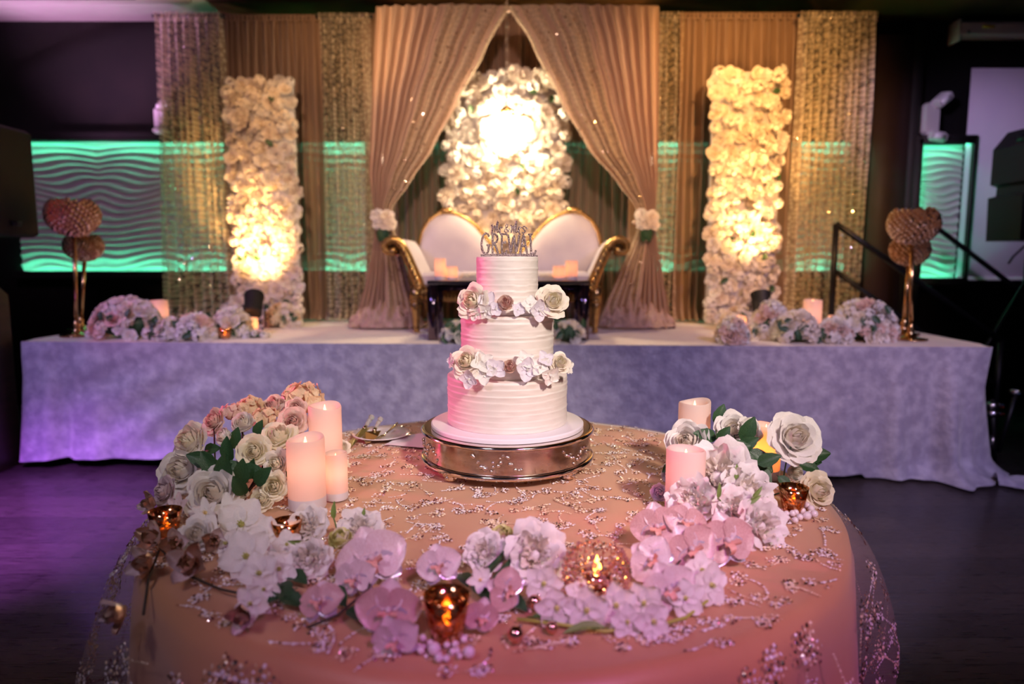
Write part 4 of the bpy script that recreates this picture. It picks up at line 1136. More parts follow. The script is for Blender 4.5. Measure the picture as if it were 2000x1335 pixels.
MB().lathe([(R * .5, 0), (R * .5, .006), (R * .2, .008), (R * .2, R * .4), (R * .45, R * .42), (R * .45, R * .8), (.001, R * .8)], 24).build('tealight_cup', 'rose_gold', t)
MB().lathe([(R * .05, R * .8), (R * .14, R * .95), (R * .10, R * 1.1), (.0005, R * 1.35)], 10).build('flame', 'flame', t)
point('crystal_glow', p + V((0, 0, R * 1.1)), .25, (1.0, .45, .15), .008)

# ================================================================== plate, cake knife, server, fork, napkin
pp = PZ(745, 853, TT); rp_ = px2m(112, pp) / 2
t = tag(MB().lathe([(rp_ * .5, 0), (rp_ * .62, .002), (rp_ * .75, .006), (rp_, .013), (rp_ * .99, .015), (rp_ * .74, .009), (rp_ * .6, .005), (.001, .0045)], 56).build('plate', 'china', loc=pp), 'white china plate with fork, left of the cake stand', 'plate')
nap = PZ(812, 862, TT)
def napf(u, v): return ((u - .5) * .15 + .02 * v, (v - .5) * .12 - .02 * u, .004 + .006 * v * math.sin(3 * u + .5) ** 2 + .003 * math.sin(u * 9 + v * 4) * v)
n_ = thing('napkin', 'folded white napkin between plate and cake stand', 'napkin', nap, (0, 0, -.15))
MB().grid(napf, 14, 10).build('upper_fold', 'napkin', n_)
MB().grid(lambda u, v: (napf(u, v)[0] - .006, napf(u, v)[1] + .004, .0015 + .0005 * v), 8, 6).build('lower_fold', 'napkin', n_)
def handle(parent, a, b, r):
    a, b = V(a), V(b); d = (b - a); ln = d.length; M = xform(a, d)
    B = MB().lathe([(r * .5, 0), (r * .8, ln * .06), (r * .55, ln * .12), (r * .9, ln * .22), (r * .8, ln * .4), (r * 1.1, ln * .55), (r * .8, ln * .68), (r * 1.2, ln * .82), (r * 1.3, ln * .92), (r * .8, ln)], 9, M)
    B.build('handle', 'acrylic', parent, smooth=False)
    MB().lathe([(r * .75, -.012), (r * .9, -.006), (r * .7, .004)], 12, M).build('ferrule', 'knife_gold', parent)
def blade(parent, pts, zlist, th=.0012):
    B = MB(); n = len(pts)
    vs = [V((x, y, z + th)) for (x, y), z in zip(pts, zlist)] + [V((x, y, z - th)) for (x, y), z in zip(pts, zlist)]
    B.add(vs, [tuple(range(n)), tuple(range(2 * n - 1, n - 1, -1))] + [(i, n + i, n + (i + 1) % n, (i + 1) % n) for i in range(n)])
    B.build('blade', 'knife_gold', parent, smooth=False)
def up(px, py, h): return PZ(px, py, TT + h)
k0 = up(715, 838, .022)
t = thing('cake_knife', 'gold cake knife with clear handle leaning across the plate', 'knife', k0)
q = [up(722, 836, .019), up(708, 836, .019), up(676, 868, .004), up(677, 880, .002), up(684, 876, .002)]
blade(t, [(v.x - k0.x, v.y - k0.y) for v in q], [v.z - k0.z for v in q])
handle(t, up(714, 833, .022) - k0, up(727, 812, .045) - k0, .0075)
k0 = up(735, 845, .02)
t = thing('cake_server', 'gold cake server with clear handle resting on the plate', 'cake server', k0)
q = [up(744, 841, .018), up(714, 843, .018), up(708, 856, .008), up(714, 865, .005), up(724, 863, .005), up(738, 852, .010)]
blade(t, [(v.x - k0.x, v.y - k0.y) for v in q], [v.z - k0.z for v in q])
handle(t, up(733, 837, .024) - k0, up(744, 816, .046) - k0, .0070)
k0 = up(760, 843, .018)
t = thing('fork', 'gold fork lying on the white plate', 'fork', k0)
MB().tube([up(776, 826, .022) - k0, up(770, 832, .020) - k0, up(758, 842, .018) - k0, up(752, 847, .014) - k0], [.0042, .0036, .0018, .0022], 8).build('handle', 'knife_gold', t)
MB().ball(up(748, 850, .012) - k0, .009, 10, 7, sz=.25).build('neck', 'knife_gold', t)
for i in range(4): MB().tube([up(746 - i * 3 + 4, 850 + i * .5, .012) - k0, up(738 - i * 3 + 4, 856 + i * .5, .009) - k0], [.0012, .0007], 6).build('tine', 'knife_gold', t)

# ================================================================== flowers on the table
random.seed(77)
TKIT = dict(rose=ROSE, bud=[BUD], peony=PEONY, orchid=ORCHID, blossom=BLOSSOM, dendro=[DENDRO], magnolia=MAGNOLIA)
PART = dict(rose='rose', bud='rose', peony='peony', orchid='orchid', blossom='blossom', dendro='blossom', magnolia='magnolia')
def FT(kind, x, y, w, h, face, m=None, parent=None, label=None, group=None, spin=None, core=None, k=None, name=None):
    """flower of kind at pixel x,y, w pixels wide, heart h metres above the table"""
    p = PZ(x, y, TT + h); r = px2m(w, p) / 2; z = V((face[0], -face[1], face[2])).normalized()
    if k is None: k = .45 if kind in ('rose', 'bud', 'peony') else .12
    M = xform(p - z * r * k, z, rnd() * 6 if spin is None else spin, r)
    if parent: M = Matrix.Translation(-parent.location) @ M
    o = flower(random.choice(TKIT[kind]), name or PART[kind], parent, M, m, core)
    if label: tag(o, label, {'bud': 'rose', 'dendro': 'orchid', 'blossom': 'flower'}.get(kind, kind), group)
    return o
def leaf(parent, x, y, L_, h, d, n, me=None):
    """leaf whose base sits at pixel x,y, pointing along d (right, towards camera, up), L_ pixels long"""
    p = PZ(x, y, TT + h); s = px2m(L_, p); dx = V((d[0], -d[1], d[2])).normalized(); nz = V((n[0], -n[1], n[2])).normalized()
    ny = nz.cross(dx).normalized(); nz = dx.cross(ny)
    M = Matrix.Translation(p - (parent.location if parent else V((0, 0, 0)))) @ Matrix((dx, ny, nz)).transposed().to_4x4() @ Matrix.Scale(s, 4)
    return link('leaf', me or LEAF, parent, M=M)
def stem(parent, pts, r=.002, m='stem'):
    q = [PZ(x, y, TT + h) - parent.location for x, y, h in pts]
    return MB().tube(q, r, 6).build('stem', m, parent)
def hydra(parent, x, y, w, h, m, n=22, squash=.8):
    c = PZ(x, y, TT + h); r = px2m(w, c) / 2
    q = link('hydrangea_head', MB().ball((0, 0, 0), .55, 8, 6).mesh('hydrangea_head', m), parent, M=Matrix.Translation(c - parent.location) @ Matrix.Scale(r, 4))
    for i in range(n):
        z = 1 - 1.25 * (i + .5) / n; a = i * 2.4 + rnd(); rr = math.sqrt(max(0, 1 - z * z)); d = V((rr * math.cos(a), rr * math.sin(a), z * squash))
        o = link('floret', FLORET['white'][i % 2], q, M=xform(d * .78, d + V((ru(-.3, .3), ru(-.3, .3), 0)), rnd() * 6, ru(.30, .40))); setmat(o, m)
def bunch(name, label, x, y, cat='bouquet'):
    return thing(name, label, cat, PZ(x, y, TT))

# --- left rose bush
b = bunch('rose_bouquet', 'bouquet of cream and white roses with dark leaves, left of the candles', 450, 985)
for k_, x, y, w, h, f, m in [
    ('rose', 372, 862, 84, .125, (-.5, 1, .55), 'petal_cream'), ('bud', 474, 826, 62, .15, (.1, .9, .9), 'petal_white'), ('bud', 438, 852, 50, .13, (-.6, 1, .3), 'petal_white'),
    ('rose', 496, 881, 66, .115, (.1, 1, .35), 'petal_yellowcream'), ('rose', 543, 853, 78, .13, (.0, .6, 1), 'petal_yellowcream'), ('rose', 572, 823, 58, .145, (.1, 1, .4), 'petal_blush'),
    ('rose', 540, 905, 56, .09, (-.2, 1, .3), 'petal_cream'), ('rose', 536, 950, 56, .05, (.0, 1, .35), 'petal_yellowcream'), ('rose', 512, 974, 54, .025, (-.1, 1, .5), 'petal_yellowcream'),
    ('rose', 418, 822, 54, .145, (-.6, 1, .5), 'petal_blush'), ('rose', 578, 796, 44, .165, (.1, 1, .5), 'petal_blush'), ('rose', 536, 792, 62, .16, (0, .7, 1), 'petal_blush'), ('bud', 470, 960, 48, .03, (-.2, 1, .2), 'petal_cream')]:
    FT(k_, x, y, w, h, f, m, b)
for x, y, L_, h, d, n in [(420, 905, 55, .09, (-.8, .3, .4), (.0, 1, .5)), (430, 930, 60, .08, (-.5, .2, .8), (0, 1, .3)), (440, 940, 62, .07, (.1, .3, .9), (0, 1, .3)), (470, 945, 55, .06, (.2, .3, .9), (.2, 1, .2)), (478, 965, 48, .05, (-.2, .5, .8), (.1, 1, .4)),
        (500, 945, 50, .06, (.6, .3, .7), (0, 1, .4)), (450, 900, 50, .09, (-.1, .2, 1), (-.2, 1, .2)), (500, 850, 34, .13, (.4, .2, .9), (0, 1, .3)), (400, 880, 40, .10, (.6, .3, .2), (0, 1, .5)), (430, 960, 42, .05, (-.6, .6, .2), (0, 1, .6)),
        (480, 920, 60, .07, (-.9, .3, .2), (0, .8, .6)), (465, 925, 60, .075, (.8, .3, .2), (0, .8, .6)), (495, 935, 46, .06, (.1, .4, .9), (-.3, 1, .2)), (415, 925, 50, .07, (.7, .3, .4), (.1, 1, .2)), (445, 965, 40, .04, (.6, .5, .2), (0, .9, .6)), (520, 935, 44, .05, (-.5, .4, .6), (0, 1, .4)), (455, 875, 44, .10, (.3, .2, .9), (.2, 1, .1))]:
    leaf(b, x, y, L_, h, d, n)
for a in [((450, 985, 0), (440, 940, .05), (372, 870, .10)), ((455, 985, 0), (470, 900, .08), (474, 840, .13)), ((460, 985, 0), (480, 940, .05), (496, 890, .10)), ((465, 985, 0), (510, 930, .05), (543, 865, .11)), ((470, 968, .02), (486, 955, .03), (508, 934, .05)), ((450, 985, 0), (420, 900, .09), (418, 832, .13)), ((468, 985, 0), (520, 900, .08), (572, 830, .13))]: stem(b, a, .0022, 'stem_dark')
# --- peach hydrangeas on top behind the candle
b = bunch('hydrangea_bouquet', 'peach hydrangea bunch behind the tallest left candle', 560, 930)
hydra(b, 592, 782, 96, .165, 'petal_peach', 20); hydra(b, 490, 800, 70, .15, 'petal_peach', 18); hydra(b, 452, 806, 52, .15, 'petal_blush', 14); hydra(b, 520, 818, 64, .14, 'petal_peach', 16); hydra(b, 556, 800, 50, .15, 'petal_blush', 12)
for a in [((560, 930, 0), (580, 860, .09), (592, 795, .155)), ((555, 930, 0), (520, 870, .08), (490, 812, .14)), ((560, 930, 0), (550, 870, .08), (520, 826, .13)), ((556, 930, 0), (490, 870, .08), (452, 815, .14)), ((560, 930, 0), (558, 870, .09), (556, 810, .14))]: stem(b, a, .002)
# --- cream blossoms peeping out right of the candles
FT('rose', 668, 874, 34, .018, (.5, .6, .6), 'petal_cream', label='small cream rose right of the tallest left candle', k=.3)
FT('blossom', 676, 905, 24, .012, (.5, .4, .8), 'petal_yellowcream', label='tiny cream blossom lying right of the small left candle')
# --- big white roses lower left
FT('rose', 356, 918, 100, .065, (-.2, 1, .5), 'petal_white', label='large pale rose below the cream rose at far left')
FT('rose', 415, 962, 112, .055, (.1, 1, .55), 'petal_white', label='largest white rose at the front of the left bouquet')
FT('rose', 322, 960, 62, .05, (-.6, .8, .4), 'petal_orchid_pale', label='pale pink rose hanging at the left table edge')
FT('rose', 385, 1044, 76, .03, (.0, 1, .7), 'petal_white', label='white rose right of the leftmost amber votive')
FT('blossom', 445, 995, 70, .035, (.2, .8, .8), 'petal_white', label='white blossom under the largest white rose')
FT('blossom', 400, 1000, 64, .035, (-.1, .9, .7), 'petal_white', label='white blossom above the rose beside the leftmost votive')
FT('blossom', 345, 990, 60, .035, (-.3, .9, .6), 'petal_orchid_pale', label='pale pink blossom above the leftmost amber votive')
# --- white orchid spray, left
b = bunch('orchid_spray', 'white orchid spray running down the left front of the table', 470, 1100)
for x, y, w, h, f in [(470, 1022, 112, .035, (.1, 1, .8)), (520, 1048, 84, .03, (.2, .9, .7)), (480, 1085, 112, .03, (.1, 1, .75)), (560, 1062, 60, .03, (.3, 1, .6)), (505, 1118, 88, .03, (-.1, 1, .6)), (488, 1178, 76, .03, (0, 1, .4)), (545, 1110, 76, .03, (.3, 1, .6)), (440, 1060, 64, .03, (-.4, .9, .6)), (515, 1150, 64, .025, (.2, 1, .4))]:
    FT('dendro', x, y, w, h, f, 'petal_white', b)
stem(b, [(430, 1000, .02), (470, 1060, .025), (510, 1110, .02), (500, 1190, .012)], .002)
for x, y, L_, h, d, n in [(545, 1140, 70, .015, (.5, .9, .1), (0, .2, 1)), (575, 1150, 60, .012, (-.6, .8, .1), (0, .2, 1)), (550, 1165, 60, .012, (.9, .5, .05), (0, .3, 1))]: leaf(b, x, y, L_, h, d, n)
# --- gold magnolia branch, left edge
b = bunch('magnolia_branch', 'rose-gold metallic magnolia branch over the left table edge', 360, 1150)
for x, y, w, h, f in [(305, 1050, 84, .03, (-.4, 1, .6)), (292, 1098, 92, .02, (-.5, 1, .4)), (372, 1104, 108, .025, (.1, 1, .7)), (345, 1060, 74, .025, (.2, 1, .5)), (240, 1188, 96, .0, (-.6, 1, -.2)), (480, 1200, 82, .02, (-.2, 1, .1)), (420, 1056, 66, .03, (.4, 1, .5)), (300, 985, 64, .035, (-.7, .8, .5))]:
    FT('magnolia', x, y, w, h, f, None, b)
stem(b, [(500, 1165, .008), (430, 1150, .010), (372, 1125, .012), (330, 1090, .014), (305, 1060, .018)], .0022, 'stem_dark')
stem(b, [(310, 1075, .015), (290, 1130, .01), (280, 1200, -.02)], .0022, 'stem_dark')
# --- white peonies, centre left
FT('peony', 598, 1028, 84, .035, (-.2, 1, .7), 'petal_white', label='white peony beside the amber votive left of centre')
FT('peony', 706, 1034, 92, .035, (.2, .9, .8), 'petal_white', label='white peony behind the big blush orchid')
FT('peony', 602, 1092, 84, .028, (-.1, 1, .5), 'petal_white', label='white ruffled peony below the amber votive')
def bud_flower(x, y, w, h, label, m=None):
    p = PZ(x, y, TT + h); r = px2m(w, p) / 2; t = thing('peony_bud', label, 'flower bud', p - V((0, 0, h * .5)))
    o = flower(BUD, 'bud', t, xform((0, 0, 0), (.1, -.45, 1), 1.0, r / .8), 'bud_green')
    for c in list(o.children)[::3]: setmat(c, 'petal_yellowcream')
    for k in range(3): leaf_o = link('sepal', LEAF2, t, M=xform((0, 0, r * .1), (math.cos(k * 2.1), math.sin(k * 2.1), -.2), k, r * 1.1) @ Matrix.Rotation(-PI / 2, 4, 'Y'))
    return t
bud_flower(664, 1040, 54, .045, 'yellow-green peony bud between two white peonies at centre left')
bud_flower(978, 1034, 58, .05, 'yellow-green peony bud above the centre peonies')
b = bunch('green_sprig', 'upright light green leaves sticking out of the left peonies', 665, 1060)
for x, y, L_, d in [(652, 1012, 34, (.05, .1, 1)), (708, 1020, 30, (.15, .1, 1)), (595, 1058, 34, (-.5, .5, .2))]: leaf(b, x, y, L_, .04, d, (0, 1, .1), LEAF2)
stem(b, [(652, 1012, .04), (660, 1040, .02), (665, 1062, .0)], .0016)
# --- big blush orchid spray, front centre
b = bunch('orchid_spray', 'large blush pink orchid spray left of the front votive', 720, 1180)
for x, y, w, h, f, m in [(726, 1090, 150, .05, (.15, 1, .45), 'petal_orchid_pale'), (690, 1128, 96, .035, (-.3, 1, .3), 'petal_orchid_pale'), (758, 1192, 138, .04, (.1, 1, .2), 'petal_orchid'), (624, 1172, 100, .03, (-.3, .8, .7), 'petal_orchid'), (770, 1250, 110, .02, (-.2, 1, .1), 'petal_orchid_pale')]:
    FT('orchid', x, y, w, h, f, m, b, spin=ru(-.5, .5))
stem(b, [(600, 1225, .006), (660, 1200, .012), (720, 1150, .025), (730, 1100, .04)], .0022, 'stem_dark'); stem(b, [(720, 1150, .025), (760, 1200, .02), (770, 1250, .01)], .002, 'stem_dark')
for x, y, L_, d in [(640, 1150, 70, (.7, .8, .05)), (680, 1190, 80, (.8, .5, .05)), (560, 1120, 60, (.8, .6, .1))]: leaf(b, x, y, L_, .012, d, (0, .2, 1))
FT('orchid', 856, 1102, 96, .05, (-.1, 1, .5), 'petal_orchid_pale', label='pale pink orchid standing right behind the front votive', spin=.3)
# --- centre peonies
FT('peony', 946, 1078, 84, .04, (-.1, 1, .6), 'petal_white', label='smaller white peony under the yellow-green bud at centre')
FT('peony', 1046, 1082, 124, .045, (.1, 1, .55), 'petal_white', label='large white peony left of the crystal candle holder')
b = bunch('leafy_sprig', 'thick dark green stems under the centre peonies', 960, 1130)
for a in [((990, 1075, .04), (955, 1110, .03), (930, 1142, .012)), ((1002, 1090, .035), (972, 1122, .025), (948, 1152, .010)), ((980, 1090, .03), (950, 1120, .02), (936, 1150, .008))]: stem(b, a, .0042, 'leaf')
for x, y, L_, d in [(930, 1140, 70, (.5, .9, .05)), (960, 1150, 60, (.9, .4, .05)), (900, 1120, 50, (.3, .9, .1)), (985, 1165, 60, (.7, .7, .02))]: leaf(b, x, y, L_, .01, d, (0, .2, 1))
FT('orchid', 990, 1152, 92, .035, (.2, 1, .3), 'petal_orchid', label='rose pink orchid right of the green stems at centre', spin=1.2)
FT('orchid', 940, 1205, 84, .03, (.4, 1, .2), 'petal_orchid', label='pink orchid right beside the front votive', spin=-.4)
FT('blossom', 938, 1132, 56, .03, (.1, 1, .4), 'petal_white', label='white blossom between front votive and green stems')
# --- white dendrobium spray at the front right
b = bunch('orchid_spray', 'spray of white drooping orchids in front of the crystal holder', 1200, 1215)
for x, y, w, h, f in [(1062, 1140, 84, .035, (-.1, 1, .1)), (1088, 1188, 92, .028, (.1, 1, .0)), (1146, 1192, 100, .028, (-.1, 1, .1)), (1134, 1158, 64, .03, (.2, 1, .4)), (1204, 1182, 96, .03, (.1, 1, .15)), (1226, 1215, 74, .02, (0, 1, .1)), (1258, 1178, 92, .03, (-.1, 1, .1)), (1278, 1214, 84, .02, (.3, 1, .1)), (1340, 1168, 84, .028, (.2, 1, .2)), (1322, 1130, 70, .035, (.1, 1, .4)), (1392, 1142, 92, .03, (.5, 1, .3)), (1372, 1112, 72, .035, (.3, .9, .5))]:
    FT('dendro', x, y, w, h, f, 'petal_white', b)
stem(b, [(1010, 1208, .006), (1090, 1218, .006), (1180, 1232, .006), (1270, 1225, .006), (1340, 1205, .006), (1385, 1170, .008), (1395, 1140, .02)], .0026, 'stem_lime')
for x, y, L_, d in [(1040, 1205, 80, (1, .2, .02)), (1180, 1225, 80, (-1, .05, .02))]: leaf(b, x, y, L_, .008, d, (0, .2, 1), LEAF2)
# --- moth orchid spray on the right
b = bunch('orchid_spray', 'dusty rose moth orchid spray at the right of the table', 1340, 1120)
for x, y, w, h, f, m, sp in [(1284, 1028, 112, .05, (-.2, 1, .4), 'petal_orchid', .2), (1340, 1018, 92, .06, (.1, 1, .5), 'petal_orchid', -.3), (1352, 1072, 120, .05, (.1, 1, .35), 'petal_orchid', .5), (1422, 1056, 132, .05, (.2, 1, .4), 'petal_orchid', .1), (1272, 1092, 104, .04, (-.2, 1, .5), 'petal_orchid_pale', 1.0), (1308, 1150, 122, .04, (.0, 1, .3), 'petal_orchid_pale', .4)]:
    FT('orchid', x, y, w, h, f, m, b, spin=sp)
stem(b, [(1250, 1180, .004), (1300, 1130, .02), (1340, 1080, .035), (1400, 1050, .04), (1440, 1030, .03)], .002, 'stem_dark')
# --- white peonies on the right
FT('peony', 1402, 930, 150, .075, (-.2, 1, .65), 'petal_white', label='large white peony in front of the open-topped candle')
FT('peony', 1466, 958, 106, .055, (.3, 1, .6), 'petal_white', label='white peony left of the right votive')
FT('peony', 1352, 975, 96, .05, (-.4, 1, .5), 'petal_white', label='white peony in front of the right candle group, lowest left')
FT('peony', 1488, 1026, 112, .035, (.3, 1, .5), 'petal_white', label='white peony nearest the cloth below the right votive')
FT('peony', 1440, 995, 90, .045, (.1, 1, .4), 'petal_white', label='white peony above the dusty rose orchids')
bud_flower(1425, 978, 44, .05, 'pale green peony bud among the right peonies')
b = bunch('green_sprig', 'light green bud leaves among the right white peonies', 1430, 1000)
for x, y, L_, d in [(1402, 972, 30, (.1, .1, 1)), (1437, 935, 30, (.05, .1, 1)), (1458, 982, 32, (.8, .2, .5)), (1470, 970, 28, (.6, .2, .8))]: leaf(b, x, y, L_, .075, d, (0, 1, .1), LEAF2)
stem(b, [(1402, 972, .075), (1415, 985, .04), (1430, 1000, .0)], .0014)
# --- white rose branch on the right
b = bunch('rose_branch', 'white roses with dark green leaves among the right candles', 1450, 985)
for k_, x, y, w, h, f, m in [('rose', 1343, 862, 92, .11, (-.45, .9, .6), 'petal_white'), ('rose', 1434, 838, 70, .13, (-.15, 1, .6), 'petal_white'), ('rose', 1464, 840, 58, .13, (.3, .9, .5), 'petal_white'), ('rose', 1552, 855, 104, .14, (.15, 1, .6), 'petal_white'), ('rose', 1596, 958, 76, .03, (.4, 1, .4), 'petal_yellowcream'), ('bud', 1552, 922, 48, .04, (.4, 1, .2), 'petal_white'), ('bud', 1490, 920, 48, .06, (.1, 1, .3), 'petal_cream')]:
    FT(k_, x, y, w, h, f, m, b)
for x, y, L_, h, d, n in [(1398, 855, 46, .12, (-.9, .2, .3), (0, 1, .6)), (1398, 828, 42, .135, (.35, .1, 1), (-.2, 1, .1)), (1402, 860, 36, .12, (.4, .2, .6), (0, 1, .5)), (1400, 870, 40, .115, (-.5, .4, -.5), (-.2, 1, .5)), (1410, 880, 55, .11, (.9, .3, .3), (0, 1, .6)), (1412, 885, 58, .105, (1, .4, .0), (0, 1, .7)), (1450, 860, 52, .12, (.3, .2, .8), (-.2, 1, .2)), (1460, 880, 60, .105, (.7, .4, -.5), (.3, 1, .4)),
        (1350, 850, 44, .12, (.6, .3, -.6), (.4, 1, .3)), (1364, 875, 40, .11, (-.7, .4, -.4), (0, 1, .5)), (1395, 880, 50, .11, (-1, .3, .05), (0, .9, .6)), (1548, 894, 56, .055, (1, .2, -.05), (0, 1, .6)), (1560, 893, 60, .055, (.95, .2, .25), (0, 1, .7)), (1556, 904, 44, .05, (1, .3, -.2), (0, 1, .7)), (1535, 880, 40, .07, (-.9, .2, .4), (.1, 1, .5)), (1480, 905, 46, .09, (.7, .3, .4), (0, 1, .6)), (1482, 910, 44, .08, (.4, .5, -.7), (.4, 1, .2)), (1445, 890, 50, .10, (.5, .4, -.6), (.2, 1, .5)), (1310, 905, 24, .07, (-.6, .3, -.5), (0, 1, .4)), (1440, 878, 46, .11, (.6, .3, .5), (-.1, 1, .4)), (1520, 930, 34, .06, (.6, .5, -.5), (0, 1, .5))]:
    leaf(b, x, y, L_, h, d, n)
for a in [((1450, 985, 0), (1425, 920, .07), (1400, 862, .115), (1398, 830, .13)), ((1450, 985, 0), (1400, 910, .08), (1350, 872, .10)), ((1452, 985, 0), (1450, 910, .08), (1434, 850, .12)), ((1456, 985, 0), (1470, 920, .07), (1468, 850, .12)), ((1528, 960, 0), (1532, 920, .05), (1538, 890, .10), (1547, 866, .13)), ((1456, 985, 0), (1500, 970, .015), (1528, 960, 0.005)), ((1528, 960, .01), (1560, 962, .02), (1590, 960, .025))]: stem(b, a, .0018, 'leaf')
FT('bud', 1288, 962, 50, .025, (-.3, 1, .4), 'petal_lavender', label='small lavender-white rose left of the open-topped candle')
FT('bud', 1306, 928, 40, .04, (-.3, 1, .4), 'petal_lavender', label='pale rose bud tucked behind the open-topped candle')

# ================================================================== flower arrangements on the stage
random.seed(41)
def mound(label, name, px, py, wpx, hpx, dpt, n, colors, Yd=None, leaves=6, fs=.047, kinds=('hydra', 'rose', 'peony')):
    c = PZ(px, py, ZS); rx = px2m(wpx, c) / 2; rzz = hpx * depth(c) / FPX; ry = dpt
    c = c + V((0, ry * .8, 0)); t = thing(name, label, 'flowers', c)
    MB().ball((0, 0, rzz * .32), 1, 14, 8, sx=rx * .72, sy=ry * .7, sz=rzz * .32).build('foliage_base', 'leaf', t)
    i = 0
    for k in range(n):
        z = 1 - (k + .5) / n * 1.02; a = k * 2.39996 + ru(-.3, .3); r = math.sqrt(max(0, 1 - z * z))
        if math.sin(a) > .75 and z < .5: continue
        d = V((r * math.cos(a), r * math.sin(a), z)); s = fs * ru(.75, 1.25)
        q = V((d.x * (rx - s * .6), d.y * (ry - s * .4), max(s * .55, d.z * (rzz - s * .55))))
        link('flower', LOW[(random.choice(colors), random.choice(kinds))], t, M=xform(q - d * s * .3, d + V((0, -.25, .1)), rnd() * 6, s))
    for k in range((leaves + 1) // 2):
        a = ru(PI, 2 * PI); z = ru(.1, .6); d = V((math.cos(a), math.sin(a), z))
        link('leaf', LEAF, t, M=xform((d.x * rx * .85, d.y * ry * .85, rzz * z + .02), (ru(-.5, .5), -1, .3), rnd() * 6, .062))
    return t
W_, C_, B_, P_ = 'white', 'cream', 'blush', 'peach'
mound('domed arrangement of blush and white flowers at the far left stage corner', 'flower_arrangement', 228, 662, 165, 84, .17, 62, (W_, W_, B_, C_), leaves=8)
mound('low flower cluster with dark leaves right of the left dome', 'flower_arrangement', 318, 664, 70, 46, .10, 16, (W_, W_, C_), leaves=16, fs=.042)
mound('low cluster of white and blush flowers in the middle of the left garland', 'flower_arrangement', 368, 664, 100, 54, .12, 30, (W_, B_, W_), leaves=4)
mound('low cluster of cream flowers at the right end of the left garland', 'flower_arrangement', 442, 660, 90, 62, .12, 28, (C_, W_, C_, P_), leaves=4)
mound('trailing flat strand of white flowers ending the left garland', 'flower_arrangement', 492, 660, 70, 18, .05, 10, (W_, B_), leaves=0, fs=.03)
mound('cream flowers at the foot of the left flower column, left of the uplight', 'flower_arrangement', 452, 632, 80, 46, .10, 22, (C_, C_, W_), leaves=2)
mound('cream flowers at the foot of the left flower column, right of the uplight', 'flower_arrangement', 546, 640, 84, 50, .10, 24, (C_, C_, P_), leaves=3)
mound('domed arrangement of white flowers at the far right stage corner', 'flower_arrangement', 1706, 668, 150, 86, .17, 58, (W_, C_, W_, B_), leaves=8)
mound('white and blush flower cluster next to the right dome', 'flower_arrangement', 1640, 670, 80, 52, .10, 22, (W_, B_, W_), leaves=3)
mound('flower cluster with dark leaves in the middle of the right garland', 'flower_arrangement', 1570, 670, 100, 66, .12, 28, (W_, C_, C_), leaves=16)
mound('tall cluster of cream flowers in the right garland', 'flower_arrangement', 1515, 664, 90, 80, .12, 30, (C_, W_, B_), leaves=4)
mound('low cluster of blush blossoms at the left end of the right garland', 'flower_arrangement', 1438, 670, 76, 52, .10, 24, (B_, C_, W_), leaves=3)
mound('cream flowers at the foot of the right flower column', 'flower_arrangement', 1450, 648, 80, 52, .10, 22, (C_, C_, P_), leaves=3)
mound('white roses with dark leaves under the coffee table, left side', 'flower_arrangement', 888, 668, 66, 42, .09, 12, (W_, W_, C_), leaves=18, fs=.04, kinds=('rose', 'peony'))
mound('white roses with dark leaves under the coffee table, right side', 'flower_arrangement', 1112, 668, 76, 44, .09, 13, (W_, W_, C_), leaves=20, fs=.04, kinds=('rose', 'peony'))
def tabletop_posy(px, label):
    q = PY(px, 545, CT.y + .22); t = thing('flower_posy', label, 'flowers', V((q.x, CT.y + .22, CT.z)))
    for k in range(7): link('flower', LOW[(C_, 'hydra')], t, M=xform((ru(-.05, .05), ru(-.03, .03), .022), (ru(-.4, .4), -.5, 1), rnd() * 6, .024))
tabletop_posy(917, 'small cream posy on the coffee table left of the cake'); tabletop_posy(1066, 'small cream posy on the coffee table right of the cake')
# tieback corsages
def corsage(px, py, label):
    c = PY(px, py, YCN - .09); t = thing('tieback_corsage', label, 'corsage', c)
    for dx, dz, s in ((-.035, .03, .055), (.035, .02, .05), (.01, -.02, .05), (.05, -.03, .045), (-.03, -.03, .045)):
        link('flower', LOW[(W_, 'peony')] if dx < 0 else LOW[(C_, 'rose')], t, M=xform((dx, 0, dz), (dx * 6, -1, .2), rnd() * 6, s))
    for a in (-1.8, -1.3): link('leaf', LEAF, t, M=xform((.0, -.01, -.05), (0, -1, .1), a, .11))
    MB().tube([(.075 * math.cos(a), .09 + .075 * math.sin(a), -.01) for a in [i * PI / 10 for i in range(20)]], .014, 8, closed=True).build('tie_band', 'champagne_drape', t)
corsage(748, 430, 'white rose corsage tying back the left canopy drape'); corsage(1262, 430, 'white rose corsage tying back the right canopy drape')

# ------------------------------------------------------------------ candles on the stage and coffee table
candle(306, 648, 32, 62, ZS, 'candle between the flowers at the left end of the stage', 3, Yat=4.75, seed=11)
candle(482, 652, 32, 32, ZS, 'short orange-lit candle below the left uplight', 9, Yat=4.62, seed=12, color=(1, .40, .10))
candle(455, 655, 24, 40, ZS, 'candle tucked in the cream flowers left of the uplight', 9, Yat=4.66, seed=13, color=(1, .40, .10))
candle(1592, 652, 35, 66, ZS, 'tall candle behind the right garland', 3, Yat=4.62, seed=14)
candle(1447, 650, 28, 40, ZS, 'peach candle at the left end of the right garland', 9, Yat=4.45, seed=15, color=(1, .42, .14))
candle(1640, 652, 32, 40, ZS, 'orange-lit candle left of the right flower dome', 9, Yat=4.50, seed=16, color=(1, .38, .10))
def stage_votive(px, label, Y): 
    v = votive(px, 655, 26, 22, label, ZS, .9, Yat=Y); return v
stage_votive(440, 'glowing votive in the left stage garland', 4.33); stage_votive(1655, 'glowing votive in front of the right stage garland', 4.18); stage_votive(1411, 'glowing votive at the left tip of the right stage garland', 4.20)
